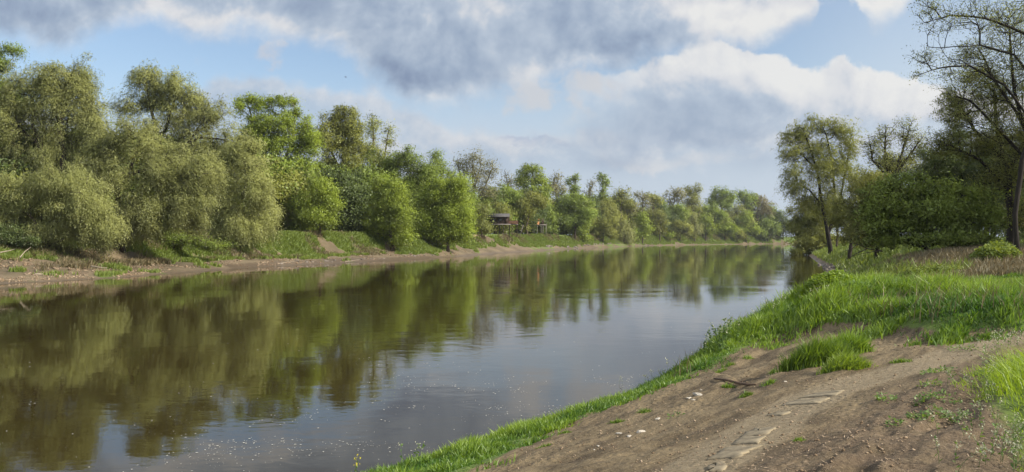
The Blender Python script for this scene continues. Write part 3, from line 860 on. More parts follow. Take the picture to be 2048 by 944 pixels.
T('shrub', 'bright green bush right of the weeping willow', 'shrub', 3, (1285, 490), [(1283, 438, 17, 18), (1292, 455, 16, 18), (1280, 468, 20, 15)], 'bright', group=GF, layers=4, clump=8)
T('shrub', 'olive bush left of the weeping willow', 'shrub', 3, (1206, 486), [(1204, 448, 22, 18), (1190, 462, 18, 18), (1220, 465, 17, 17), (1225, 445, 14, 14)], 'olive', group=GF, layers=4, clump=8)
T('shrub', 'slim bright bush squeezed between weeping willow and round bush', 'shrub', 1, (1267, 489), [(1268, 465, 7, 14), (1266, 478, 8, 8)], 'bright', group=GF, layers=3.5, clump=6)
T('tree', 'brownish olive tree above the weeping willow', 'tree', 16, (1258, 482), [(1260, 415, 24, 15), (1245, 425, 18, 15)], 'tan', group=GF, layers=3.2, clump=8)
T('tree', 'tan-tinged tree left of the distant low bushes', 'tree', 10, (1320, 484), [(1318, 430, 15, 16), (1328, 450, 15, 17), (1312, 455, 12, 15)], 'olive', group=GF, layers=3.6, clump=8)
far = [
    ('bare_tree', 'low bare grey tree in the skyline left of centre of the distant wood', 26, (1282, 482), [(1280, 392, 16, 12), (1290, 405, 14, 14)], 'tan', 1.3),
    ('bare_tree', 'wide bare grey tree in the distant skyline', 30, (1345, 482), [(1350, 382, 18, 12), (1338, 395, 18, 14), (1362, 395, 14, 16)], 'tan', 1.4),
    ('tree', 'olive poplar pair standing tallest in the distant skyline', 24, (1385, 482), [(1376, 380, 10, 13), (1393, 380, 10, 14), (1384, 396, 20, 16), (1388, 415, 20, 18)], 'olive', 2.6),
    ('tree', 'olive tree between the bare skyline trees', 24, (1306, 482), [(1300, 396, 14, 12), (1314, 404, 14, 14)], 'olive', 2.8),
    ('poplar_tree', 'large round-headed green poplar in the distance', 26, (1444, 482), [(1440, 385, 20, 14), (1428, 398, 16, 14), (1456, 395, 16, 15), (1444, 408, 24, 14)], 'green', 3.4),
    ('poplar_tree', 'round green poplar just right of the large round-headed one', 30, (1490, 482), [(1484, 392, 13, 12), (1502, 392, 15, 12), (1492, 406, 20, 14)], 'green', 3.2),
    ('willow_tree', 'tan domed willow near the far end of the river', 20, (1515, 483), [(1516, 402, 18, 14), (1528, 416, 16, 16), (1504, 418, 15, 14)], 'willow_tan', 4.0),
    ('tree', 'green tree sloping down to the far end of the wood', 24, (1545, 483), [(1540, 420, 16, 14), (1552, 436, 16, 16), (1530, 440, 18, 16)], 'green', 4.0),
    ('tree', 'mid green tree below the wide bare skyline tree', 16, (1352, 483), [(1352, 418, 18, 15), (1340, 430, 15, 14), (1365, 430, 14, 16)], 'green', 3.8),
    ('shrub', 'grey-green bush below the mid green distant tree', 6, (1360, 485), [(1360, 455, 18, 13), (1348, 464, 13, 11), (1374, 465, 12, 11)], 'olive', 3.8),
    ('shrub', 'small bright ball-shaped bush on the distant bank', 2, (1341, 486), [(1340, 470, 9, 8)], 'bright', 3.8),
    ('shrub', 'bright green rounded bush under the olive poplar pair', 8, (1412, 484), [(1410, 440, 15, 15), (1402, 456, 13, 13), (1420, 458, 13, 14)], 'bright', 4.0),
    ('weeping_willow', 'pale drooping willow under the olive poplar pair', 8, (1390, 485), [(1388, 436, 11, 13), (1390, 455, 12, 15)], 'willow', 3.6),
    ('shrub', 'bright bush below the large round-headed poplar', 8, (1450, 484), [(1450, 450, 18, 13), (1440, 462, 14, 11), (1464, 462, 13, 11)], 'bright', 4.0),
    ('shrub', 'tallest bright green bush near the end of the river', 5, (1492, 485), [(1490, 440, 18, 17), (1482, 458, 16, 14), (1504, 460, 14, 14)], 'bright', 4.2),
    ('shrub', 'olive bush low on the bank near the end of the river', 4, (1474, 486), [(1472, 462, 13, 10), (1480, 472, 12, 8)], 'olive', 3.6),
    ('shrub', 'green bush where the river bends out of sight', 6, (1535, 485), [(1530, 452, 18, 16), (1546, 460, 15, 14), (1522, 464, 13, 12)], 'green', 4.0),
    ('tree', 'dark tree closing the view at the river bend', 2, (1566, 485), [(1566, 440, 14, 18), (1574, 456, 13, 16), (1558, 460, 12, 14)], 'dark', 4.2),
    ('tree', 'green tree filling in behind the bright bush under the poplars', 14, (1425, 483), [(1424, 424, 16, 14), (1440, 432, 15, 13)], 'green', 3.8),
    ('tree', 'grey-green tree behind the tallest bright bush', 14, (1480, 483), [(1476, 424, 17, 14), (1462, 432, 14, 14)], 'pale', 3.6),
]
for nm, lab, off, base, lobes, mat, lay in far:
    lobes = [(a, b_, c_ * 1.22, d_ * 1.2) for a, b_, c_, d_ in lobes]
    T(nm, lab, 'shrub' if nm == 'shrub' else 'tree', off, base, lobes, mat, group=GF, layers=lay, clump=7, style='strand' if 'willow' in nm else 'broad',
      bark='bark_pale' if nm == 'bare_tree' else 'bark', twigs=1.8 if nm == 'bare_tree' else 1.0, rtip=0.07 if nm == 'bare_tree' else None)

# ---- wood standing behind: shared shapes, each tree an object of its own
SX = 40 / F * 0 + 0
pro = [make_tree('woodland_tree', 'dark green woodland tree deep behind the front row on the left bank', 'tree', 150, (420, 470), [(420, 400, 36, 36), (400, 430, 34, 34), (440, 430, 34, 36), (420, 450, 40, 22)], mt, layers=4, clump=14, lpx=1.2, group='woodland trees behind the front row') for mt in ('dark', 'green', 'olive')]
rngw = np.random.default_rng(5)
first = [True] * 3
for px in list(np.arange(-40, 1560, 20)):
    for row in range(2):
        pxx = px + rngw.uniform(-10, 10); off = 10 + row * 14 + rngw.uniform(0, 10) + (12 if px < 500 else 0)
        d = base_depth(pxx, 468) + off; x = (pxx - CX) / F * d
        # keep below the crowns that make the skyline
        top = np.interp(pxx, [0, 200, 430, 520, 600, 800, 900, 1000, 1100, 1300, 1450, 1560], [240, 250, 280, 290, 315, 345, 365, 380, 380, 398, 402, 430]) + rngw.uniform(-4, 20)
        z0 = hz(x, d); hgt = EYE + (HY - top) / F * d - z0
        k = int(rngw.integers(0, 3)); proto_h = (470 - 364) / F * 150
        sc = max(0.35, hgt / proto_h); sx = sc * rngw.uniform(0.85, 1.15)
        if first[k]:
            first[k] = False; o = pro[k]; o.location = (x, d, z0 - 0.1); o.scale = (sx, sx, sc)
        else:
            o = copy_tree(pro[k], (x, d, z0 - 0.1), rngw.uniform(0, 6.28), (sx, sx, sc), 'x')
        o['label'] = ['dark green woodland tree deep behind the front row on the left bank', 'mid green woodland tree deep behind the front row on the left bank', 'olive woodland tree deep behind the front row on the left bank'][k]
        o['group'] = 'woodland trees behind the front row'

# ---- right bank
make_tree('willow_tree', 'tall open willow with three dark stems at the right waterside', 'tree', 128, (1662, 508),
          [(1600, 268, 42, 31), (1640, 250, 35, 24), (1672, 262, 31, 28), (1585, 305, 35, 31), (1625, 300, 40, 33), (1598, 370, 45, 28), (1640, 345, 35, 31), (1695, 285, 31, 42), (1585, 345, 26, 21), (1660, 410, 40, 42), (1690, 340, 26, 35), (1625, 395, 40, 24), (1640, 320, 40, 40), (1670, 350, 34, 40)], 'olive', style='strand', bark='bark_black', group=GR, clump=11, layers=2.7, droop=0.6, Rt=0.36, rtip=0.014, twigs=1.4,
          trunks=[[(1662, 512), (1656, 470), (1645, 410), (1634, 340), (1618, 290), (1606, 258)], [(1656, 470), (1670, 420), (1668, 340), (1656, 280), (1645, 245)], [(1656, 470), (1676, 420), (1690, 350), (1700, 290), (1703, 245)], [(1645, 410), (1618, 380), (1594, 368)], [(1634, 340), (1605, 310), (1588, 300)]])
make_tree('shrub', 'dark olive willow bush hanging over the water under the three-stemmed willow', 'shrub', 178, (1622, 503),
          [(1612, 425, 38, 30), (1600, 455, 32, 30), (1632, 460, 36, 36), (1612, 482, 36, 18), (1640, 430, 30, 36), (1650, 482, 34, 20), (1605, 500, 36, 14), (1635, 500, 30, 14)], 'olive', bark='bark_dark', group=GR, clump=10, layers=5.0)
make_tree('shrub', 'olive bush behind the stems of the three-stemmed willow', 'shrub', 90, (1700, 500),
          [(1690, 420, 30, 44), (1715, 390, 30, 44), (1700, 465, 34, 30), (1735, 430, 30, 40)], 'olive', bark='bark_dark', group=GR, clump=11, layers=3.4)
make_tree('bare_tree', 'dark nearly leafless tree behind the big green bush', 'tree', 82, (1785, 500),
          [(1740, 290, 24, 28), (1770, 275, 28, 34), (1812, 262, 28, 40), (1760, 320, 40, 30), (1835, 290, 26, 44), (1800, 330, 44, 36)], 'pale', bark='bark_dark', group=GR, clump=9, layers=1.0, twigs=2.6, rtip=0.014, Rt=0.22, lift=0.0, alpha=0.35, bare=0.3,
          trunks=[[(1785, 505), (1785, 420), (1790, 350), (1812, 280), (1830, 225)], [(1788, 380), (1770, 320), (1772, 250)], [(1788, 370), (1745, 320), (1738, 275)], [(1790, 350), (1835, 290), (1860, 250)]])
make_tree('maple_bush', 'big spreading green maple-like bush beside the dry grass on the right', 'shrub', 52, (1852, 506),
          [(1845, 375, 70, 44), (1775, 395, 54, 48), (1920, 395, 62, 50), (1800, 440, 80, 44), (1890, 440, 90, 48), (1975, 425, 44, 48), (1750, 440, 38, 44), (1860, 478, 110, 24), (1790, 482, 70, 20), (1930, 480, 70, 22), (1850, 420, 90, 50)], 'green', group=GR, clump=13, layers=4.2, lpx=1.5, bark='bark_dark', wfac=0.33,
          trunks=[[(1852, 510), (1850, 460), (1845, 400)], [(1850, 480), (1800, 440), (1775, 400)], [(1850, 470), (1900, 430), (1925, 390)], [(1852, 495), (1930, 460), (1975, 420)], [(1852, 500), (1790, 470), (1750, 440)]])
make_tree('tree', 'tall overhanging tree at the right edge with fresh small leaves on arching boughs', 'tree', 40, (2036, 498),
          [(1885, 40, 62, 40), (1860, 110, 44, 30), (1955, 30, 70, 50), (1960, 110, 70, 36), (2040, 30, 70, 60), (1835, 150, 26, 14), (1905, 150, 56, 24), (2020, 130, 60, 40), (1860, 10, 40, 30), (2110, 80, 80, 90), (1990, -40, 90, 40)], 'pale', bark='bark_black', group=GR, clump=13, layers=0.40, twigs=3.6, rtip=0.006, Rt=0.12, lpx=1.0, lift=0.10, alpha=0.3, wfac=0.36, step=0.35, bare=0.2,
          trunks=[[(2036, 500), (2030, 430), (2046, 320), (2090, 190), (2110, 60), (2100, -60)], [(2070, 250), (2010, 170), (1940, 130), (1880, 135), (1830, 152)], [(2105, 100), (2040, 60), (1970, 35), (1900, 30), (1850, 45)], [(2090, 190), (2030, 110), (1960, 90), (1890, 95)], [(2108, 30), (2040, -20), (1960, -40)]])
make_tree('tree', 'dense dark tree behind the overhanging one at the right edge', 'tree', 58, (2020, 498),
          [(1925, 225, 52, 46), (1990, 195, 56, 60), (1960, 290, 70, 44), (2050, 270, 60, 80), (1885, 285, 44, 36), (2010, 350, 70, 46), (1900, 200, 30, 34), (1950, 150, 36, 30), (2080, 160, 60, 60), (2040, 420, 50, 40)], 'olive', bark='bark_black', group=GR, clump=9, layers=2.0, twigs=2.4, lpx=1.0, rtip=0.010, Rt=0.26, shell=1.7, alpha=0.3,
          trunks=[[(2020, 502), (2022, 430), (2015, 350), (1995, 260), (1990, 180)], [(2018, 380), (1960, 320), (1900, 290), (1870, 290)], [(2010, 320), (1950, 260), (1920, 210)], [(2015, 340), (2060, 270), (2075, 180)]])
make_tree('tree', 'dark tree filling the right edge behind the maple-like bush', 'tree', 74, (1970, 496),
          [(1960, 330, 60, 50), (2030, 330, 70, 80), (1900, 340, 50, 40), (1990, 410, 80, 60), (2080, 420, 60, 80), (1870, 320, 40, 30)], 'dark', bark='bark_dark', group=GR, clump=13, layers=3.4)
make_tree('tree', 'dull olive tree behind the nearly leafless one', 'tree', 110, (1840, 495),
          [(1790, 340, 50, 40), (1850, 330, 50, 40), (1740, 370, 40, 40), (1900, 350, 50, 40), (1820, 400, 90, 60)], 'olive', bark='bark_dark', group=GR, clump=13, layers=2.6)
make_tree('tree', 'unseen tree added just beyond the right edge of the view for shade', 'tree', 44, (2260, 500),
          [(2270, 20, 120, 130), (2270, 200, 120, 120), (2220, 320, 80, 90), (2330, 320, 90, 100), (2260, 400, 120, 60)], 'green', bark='bark_dark', group=GR, clump=18, layers=3.0, lpx=1.5)  # unseen tree, added to keep sun off the right bank
make_tree('tree', 'unseen tree added beyond the right edge to shade the embankment', 'tree', 52, (2330, 500),
          [(2330, 60, 140, 170), (2330, 250, 140, 150), (2250, 350, 100, 100), (2420, 350, 90, 100)], 'dark', bark='bark_dark', group=GR, clump=20, layers=3.0, lpx=1.8)  # unseen sun blocker, added so the embankment lies in shade
make_tree('tree', 'second unseen tree added beyond the right edge to shade the embankment', 'tree', 62, (2260, 500),
          [(2240, 60, 110, 150), (2240, 220, 120, 140), (2190, 350, 90, 90), (2320, 330, 90, 100)], 'dark', bark='bark_dark', group=GR, clump=20, layers=3.0, lpx=1.8)  # another unseen tree added for its shadow on the embankment
make_tree('tree', 'dull green tree standing between the three-stemmed willow and the big green bush', 'tree', 76, (1755, 500),
          [(1745, 380, 40, 50), (1770, 420, 46, 50), (1720, 440, 36, 46), (1745, 478, 50, 26)], 'olive', bark='bark_dark', group=GR, clump=11, layers=4.2)
for px_, d_, lb_, mt_ in [(1985, 92, 'dark green tree filling the gap right of the big green bush', 'dark'), (1900, 100, 'dark tree behind the top of the big green bush', 'dark'), (2075, 80, 'dark tree cut off by the right edge behind the dense one', 'olive')]:
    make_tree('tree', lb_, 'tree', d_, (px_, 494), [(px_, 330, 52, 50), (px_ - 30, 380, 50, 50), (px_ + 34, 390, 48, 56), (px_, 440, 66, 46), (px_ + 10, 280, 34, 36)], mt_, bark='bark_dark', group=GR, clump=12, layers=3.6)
make_tree('tree', 'open unseen tree added out to the right to dapple the big green bush with shade', 'tree', 46, (2500, 500), [(2500, -60, 180, 190), (2460, 120, 180, 170), (2550, 140, 170, 170)], 'dark', bark='bark_dark', group=GR, clump=26, layers=1.6, lpx=2.6)  # unseen and sparse, added to break up the sun on the bush
for px_, d_, lb_ in [(2560, 40, 'large unseen tree added out to the right to shade the overhanging tree')]:
    make_tree('tree', lb_, 'tree', d_, (px_, 500), [(px_, -150, 190, 190), (px_ - 60, 80, 190, 180), (px_ + 60, 120, 190, 180), (px_, 300, 190, 130)], 'dark', bark='bark_dark', group=GR, clump=30, layers=4.2, lpx=3.0)  # unseen dense crown, added to block the sun from the right-edge tree
make_tree('bare_tree', 'dark twiggy tree with few leaves behind the overhanging one at the right edge', 'tree', 52, (2085, 498),
          [(1960, 120, 60, 60), (2020, 60, 70, 70), (1930, 180, 60, 44), (2010, 170, 60, 60), (1990, 250, 70, 50), (1900, 230, 44, 40), (2070, 150, 70, 110), (2040, 320, 50, 60)], 'pale', bark='bark_black', group=GR, clump=10, layers=0.7, twigs=3.4, rtip=0.007, Rt=0.18, lpx=1.0, alpha=0.3, bare=0.25, lift=0.03,
          trunks=[[(2085, 502), (2080, 400), (2060, 300), (2030, 180), (2020, 60)], [(2070, 340), (2000, 260), (1940, 200), (1900, 190)], [(2050, 250), (1990, 160), (1960, 100)], [(2080, 400), (2085, 260), (2080, 120)]])
# right bank further along the river
for k, (px, d, mt) in enumerate([(1668, 150, 'dark'), (1640, 200, 'olive'), (1622, 260, 'dark'), (1606, 340, 'green'), (1590, 440, 'dark'), (1740, 130, 'dark')]):
    x = (px + 6 - CX) / F * d; z0 = hz(x, d)
    hgt = [9, 11, 12, 13, 15, 9][k]
    pz = HY - (hgt + z0 - EYE) / d * F; w = 26 * 150 / d + 6
    make_tree('tree', 'tree along the far right bank seen past the three-stemmed willow', 'tree', d, (px + 6, 495), [(px + 6, pz + 30 * 100 / d, w, 30 * 150 / d), (px + 14, pz + 60 * 100 / d, w, 30 * 150 / d)], mt, group='trees along the far right bank', layers=3.6, clump=9)

print('leaves', NL[0])
# ------------------------------------------------------------------ grass
def blades(rng, x, y, hgt, wid, lean, v, wind=(0.25, -0.05), segs=3, zfun=height):
    n = len(x); z = zfun(x, y) - 0.02
    a = rng.random(n) * 2 * math.pi
    side = np.stack([np.cos(a), np.sin(a), np.zeros(n)], 1)
    ld = rng.random(n) * 2 * math.pi
    ln = np.stack([np.cos(ld), np.sin(ld), np.zeros(n)], 1) * (lean * rng.random(n))[:, None] + np.array([wind[0], wind[1], 0]) * (0.4 + rng.random(n))[:, None] * np.asarray(lean).reshape(-1, 1)
    B = np.stack([x, y, z], 1)
    h = np.asarray(hgt)[:, None]; w = (np.asarray(wid) * np.ones(n))[:, None]
    def at(t):
        return B + np.array([0, 0, 1.0]) * h * (t - 0.22 * t * t * np.minimum(1.5, np.linalg.norm(ln, axis=1)[:, None])) + ln * h * t * t
    V = np.stack([B - side * w, B + side * w, at(0.5) + side * w * 0.8, at(0.5) - side * w * 0.8, at(1.0)], 1)
    V = V.reshape(-1, 3)
    o = np.arange(n)[:, None] * 5
    lo = np.concatenate([o + 0, o + 1, o + 2, o + 3, o + 3, o + 2, o + 4], 1).ravel()
    cn = np.tile([4, 3], n)
    return V, cn, lo, np.repeat(np.clip(v, 0, 1), 5)


def scatter_poly(rng, poly, n, margin=0.0, soft=0.5, nscale=0.6):
    P = np.array(poly); lo = P.min(0) - margin; hi = P.max(0) + margin
    x = rng.uniform(lo[0], hi[0], n); y = rng.uniform(lo[1], hi[1], n)
    sd = poly_sd(x, y, poly) + (fbm(x * nscale, y * nscale, 61, 3) - 0.5) * soft * 2
    k = sd > -margin
    return x[k], y[k], sd[k]


rng = np.random.default_rng(11)
V_, C_, L_, A_ = [], [], [], []
off = 0


def push(t):
    global off
    V, cn, lo, v = t
    V_.append(V); C_.append(cn); L_.append(lo + off); A_.append(v); off += len(V)


def flush(name, mat, parent=None, **tg):
    global off
    o = link(name, mesh_np(name, np.concatenate(V_), np.concatenate(C_), np.concatenate(L_), M[mat], {'v': np.concatenate(A_)}), parent)
    V_.clear(); C_.clear(); L_.clear(); A_.clear(); off = 0
    tag(o, **tg)
    return o


# mound and bank-edge grass (density follows nearness)
P0 = np.array(GRASS_POLY)
n0 = 1900000
x = rng.uniform(-11, 26, n0); y = rng.uniform(4, 37, n0)
keep = (rng.random(n0) < np.clip((13.0 / np.maximum(y, 6)) ** 1.6, 0.12, 1.0)) & (np.abs(x / y) < 0.78)
x, y = x[keep], y[keep]
sr = sdist(x, y, RS, -1.0)
keep = sr > -0.05
x, y, sr = x[keep], y[keep], sr[keep]
sd = poly_sd(x, y, GRASS_POLY) + (fbm(x * 1.1, y * 1.1, 61, 4) - 0.5) * 1.7
tuft = fbm(x * 1.6, y * 1.6, 71, 3)
keep = (sd > -0.55) & (rng.random(len(x)) < 0.05 + 0.95 * sstep(-0.35, 0.05, sd)) & (rng.random(len(x)) < 0.35 + 1.2 * (tuft - 0.25) + 0.4 * sstep(0.3, 1.0, sd))
x, y, sd, tuft, sr = x[keep], y[keep], sd[keep], tuft[keep], sr[keep]
big = 0.5 * fbm(x * 0.35, y * 0.35, 81, 3) + 0.5 * fbm(x * 0.9, y * 0.9, 83, 3)
hg = np.where(y < 21, 0.52 + 0.42 * sstep(4.5, 6.5, x), 0.68) * (0.14 + 0.34 * sstep(0.3, 0.7, tuft) + 0.22 * sstep(0.4, 0.65, big)) * (0.55 + 0.6 * rng.random(len(x))) * (0.55 + 0.45 * sstep(0, 0.8, sd)) * np.where(y < 17, 0.8, 1.0) * np.where(y > 24, 0.75, 1.0)
vv = 0.35 + 2.6 * (big - 0.47) + 0.6 * (rng.random(len(x)) - 0.5) + 1.1 * (tuft - 0.5)
push(blades(rng, x, y, hg, 0.006 + 0.00055 * y, 0.9 + 0 * x, vv))
print('grass blades', len(x))
flush('grass', 'grass', label='lush green grass on the mound and along the near water edge', cat='grass', kind='stuff')
xs = rng.uniform(3, 26, 14000); ys = rng.uniform(12, 33, 14000)
kk = (poly_sd(xs, ys, GRASS_POLY) > 0.2) & (sdist(xs, ys, RS, -1.0) > 0.3) & (np.abs(xs / ys) < 0.75) & (fbm(xs * 0.5, ys * 0.5, 99, 3) > 0.47)
push(blades(rng, xs[kk], ys[kk], 0.28 + 0.30 * rng.random(kk.sum()), 0.004 + 0.0003 * ys[kk], 0.8 + 0 * xs[kk], rng.random(kk.sum())))
flush('grass_stalks', 'straw', label='pale old stalks standing among the green grass of the mound', cat='grass', kind='stuff')
# dry grass on the embankment
x, y, sd = scatter_poly(rng, DRY_POLY, 110000, 1.0, 2.0, 0.3)
big = fbm(x * 0.16, y * 0.16, 15, 3)
k = (sdist(x, y, RS, -1.0) > 0.6) & (big > 0.30); x, y, big = x[k], y[k], big[k]
push(blades(rng, x, y, (0.22 + 0.36 * rng.random(len(x))) * (0.5 + 0.8 * big), 0.025, 0.8 + 0 * x, rng.random(len(x)) * 0.7 + 0.3 * big))
flush('dry_grass', 'straw', label='tall dry straw-coloured grass on the shaded embankment behind the mound', cat='grass', kind='stuff')
x, y, sd = scatter_poly(rng, DRY_POLY, 60000, 2.0, 2.0, 0.3)
big = fbm(x * 0.16, y * 0.16, 15, 3)
k = (sdist(x, y, RS, -1.0) > 0.8) & (big < 0.37) & (y > 36); x, y, big = x[k], y[k], big[k]
push(blades(rng, x, y, (0.3 + 0.4 * rng.random(len(x))), 0.03, 0.8 + 0 * x, rng.random(len(x)) * 0.6))
# grass on the far right bank
xx = rng.uniform(20, 110, 110000); yy = rng.uniform(55, 240, 110000); s2 = sdist(xx, yy, RS, -1.0); k = (s2 > 0.7) & (s2 < 22)
push(blades(rng, xx[k], yy[k], 0.4 + 0.5 * rng.random(k.sum()), 0.06, 0.9 + 0 * xx[k], rng.random(k.sum()) * 0.6))
flush('meadow_grass', 'grass_far', label='green grass on the right bank below the trees', cat='grass', kind='stuff')
# far left bank: grass and straw tufts
nL = 420000
px = rng.uniform(-30, 1560, nL); dd = np.interp(px, [-300, -100] + [p for p, _ in DS] + [1560], [50, 58] + [d for _, d in DS] + [625]) + rng.uniform(0, 26, nL)
x = (px - CX) / F * dd; y = dd
sl = sdist(x, y, LS, 1.0)
shw = np.where(y < 90, 9, np.where(y < 145, 3.2, 2.0))
lg = 0.55 * fbm(x * 0.13, y * 0.13, 77, 4) + 0.45 * fbm(x * 0.6, y * 0.6, 78, 3) + 0.03 + 0.10 * sstep(3, 12, sl) - 0.25 * (1 - sstep(shw, shw + 3, sl)) - 0.10 * sstep(5, 7, sl) * (1 - sstep(8, 10, sl)) * (y > 85) + 0.04 + 0.16 * sstep(200, 330, y)
st = fbm(x * 0.2, y * 0.2, 88, 4)
k = (sl > 1.0) & (lg + 0.06 * (rng.random(nL) - .5) > 0.49)
push(blades(rng, x[k], y[k], (0.2 + 0.3 * rng.random(k.sum())) * (1 + y[k] / 400), 0.012 + 0.00045 * y[k], 0.9 + 0 * x[k], rng.random(k.sum()) * 0.5 + 0.6 * (st[k] - 0.2)))
flush('bank_grass', 'grass_far', label='green grass along the top of the far bank', cat='grass', kind='stuff')
k = (sl > 5) & (sl < 16) & (st + 0.1 * (rng.random(nL) - .5) > 0.55) & (rng.random(nL) < 0.5)
push(blades(rng, x[k], y[k], (0.25 + 0.45 * rng.random(k.sum())) * (1 + y[k] / 400), 0.012 + 0.0004 * y[k], 1.1 + 0 * x[k], rng.random(k.sum())))
flush('bank_straw', 'straw', label='dry straw grass along the top of the far bank', cat='grass', kind='stuff')


# individual tufts on the dirt
def tuft_at(px, py, rx, ry, n, hgt, label, mat='grass', name='grass_tuft', wid=0.007, group='grass tufts on the bare dirt', lean=1.1):
    g = ground_hit(px, py); d = g[1]; s = d / F
    r1 = np.random.default_rng(int(px * 7 + py))
    a = r1.random(n) * 6.283; q = np.sqrt(r1.random(n))
    q = q * (0.65 + 0.5 * vnoise(a * 1.3, a * 0 + px, 3)) * np.where(r1.random(n) < 0.12, 1.35, 1.0)
    x = g[0] + np.cos(a) * q * rx * s; y = g[1] + np.sin(a) * q * ry * s * 2.6
    h = hgt * (0.45 + 0.75 * r1.random(n)) * np.maximum(0.25, 1.1 - 0.6 * q)
    t = blades(r1, x, y, h, wid * (0.7 + 0.6 * r1.random(n)), lean + 0 * x, 0.35 + 0.75 * (r1.random(n) - 0.15))
    z0 = hz(g[0], d)
    org = np.array([g[0], d, z0])
    o = link(name, mesh_np(name, t[0] - org, t[1], t[2], M[mat], {'v': t[3]}), None, tuple(org))
    return tag(o, label, 'grass tuft', group)


tuft_at(1630, 730, 62, 10, 2400, 0.52, 'large leafy grass tuft growing in the middle of the dirt slope', lean=0.75, wid=0.010)
tuft_at(1690, 708, 48, 9, 1500, 0.45, 'grass tuft joined to the back of the large one on the dirt slope', lean=0.8, wid=0.010)
tuft_at(1690, 735, 50, 9, 1300, 0.28, 'low yellowish grass tuft in front of the large one', 'grass_yellow')
small = [(1288, 826, 14, 3, 130, .10, 'small round tuft on the flat dirt nearest the grass edge'), (1232, 846, 18, 3, 150, .09, 'flat tuft left of the small round one, above the white stones'),
         (1455, 776, 14, 3, 150, .12, 'tuft in front of the fallen stick'), (1490, 793, 16, 3, 150, .11, 'tuft right of the pale stones and below the stick'),
         (1455, 733, 16, 3, 150, .13, 'tuft on the dirt below the weed clump at the bank edge'), (1440, 745, 14, 3, 120, .12, 'thin tuft just above the left end of the stick'),
         (1535, 770, 16, 3, 170, .12, 'tuft just right of the stick'), (1545, 745, 12, 3, 90, .10, 'dark tuft left of the large leafy tuft'), (1495, 717, 12, 3, 110, .12, 'dark tuft high on the slope under the grass edge'),
         (1595, 882, 13, 3, 120, .07, 'bright little tuft beside the concrete slabs'), (1130, 866, 12, 2, 110, .08, 'tuft just inside the bank-edge grass'), (1090, 893, 22, 3, 140, .07, 'sprawling tuft at the lower bank edge'),
         (1975, 678, 20, 4, 260, .14, 'dense tuft on the dirt near the right edge below the meadow'), (1830, 690, 14, 3, 160, .12, 'tuft at the top of the dirt under the grass edge on the right'),
         (1800, 725, 26, 3, 220, .10, 'spread tuft right of the low yellowish tuft')]
for q in small:
    tuft_at(*q)
# bright tall grass in the right corner
t_x, t_y, t_sd = scatter_poly(rng, CORNER_POLY, 30000, 0.1, 0.35, 1.2)
k = (t_x > 3.4) & (t_y > 4.5) & (t_x / t_y < 0.85) & (rng.random(len(t_x)) < 0.75); t_x, t_y, t_sd = t_x[k], t_y[k], t_sd[k]
tall = sstep(0.1, 0.55, t_sd)
push(blades(rng, t_x, t_y, (0.10 + 0.36 * tall) * (0.5 + 0.7 * rng.random(len(t_x))), 0.005, 0.9 + 0 * t_x, 0.35 + 0.6 * rng.random(len(t_x)), wind=(-0.5, -0.1)))
flush('tall_grass', 'grass_yellow', label='tall sunlit yellow-green grass in the right foreground corner', cat='grass', kind='stuff')


# ------------------------------------------------------------------ small plants
def weed_at(px, py, r, n, label, name='weed', hgt=0.05, mat='weed', L=0.035, group='leafy weeds on the bare dirt'):
    g = ground_hit(px, py); d = g[1]; s = d / F; r1 = np.random.default_rng(int(px * 3 + py * 11))
    org = np.array([g[0], d, hz(g[0], d)])
    a = r1.random(n) * 6.283; q = np.sqrt(r1.random(n)) * r * s
    P = np.stack([g[0] + np.cos(a) * q, d + np.sin(a) * q * 1.6, 0 * q], 1)
    P[:, 2] = height(P[:, 0], P[:, 1]) + hgt * r1.random(n)
    A = unit(np.stack([np.cos(a), np.sin(a), 0.5 * r1.random(n)], 1) + r1.normal(0, 0.5, (n, 3)))
    S = unit(np.cross(A, np.array([0, 0, 1.0]) + r1.normal(0, 0.4, (n, 3))))
    V, cn, lo = quads(P - org, A, S, L * (0.6 + 0.8 * r1.random(n)), L * 0.3)
    o = link(name, mesh_np(name, V, cn, lo, M[mat], {'v': np.repeat(r1.random(n), 4)}), None, tuple(org))
    return tag(o, label, 'weed', group)


for q in [(1875, 745, 26, 150, 'leafy weed patch on the dirt in the upper right'), (1770, 800, 16, 90, 'small weed patch in the middle of the worn ramp'), (1885, 800, 30, 130, 'broad weed patch left of the tall corner grass'),
          (1840, 838, 20, 110, 'weed patch on the dirt below the broad one'), (1900, 838, 26, 140, 'weed patch touching the corner grass'), (1840, 805, 12, 60, 'smallest weed patch on the ramp'), (1790, 850, 14, 50, 'sparse weeds by the dark clods'),
          (1925, 700, 22, 110, 'weed patch beneath the dense tuft near the right edge'), (1860, 770, 18, 70, 'weed patch between the ramp ruts'), (1350, 834, 14, 40, 'flat weed on the smooth dirt')]:
    weed_at(*q)


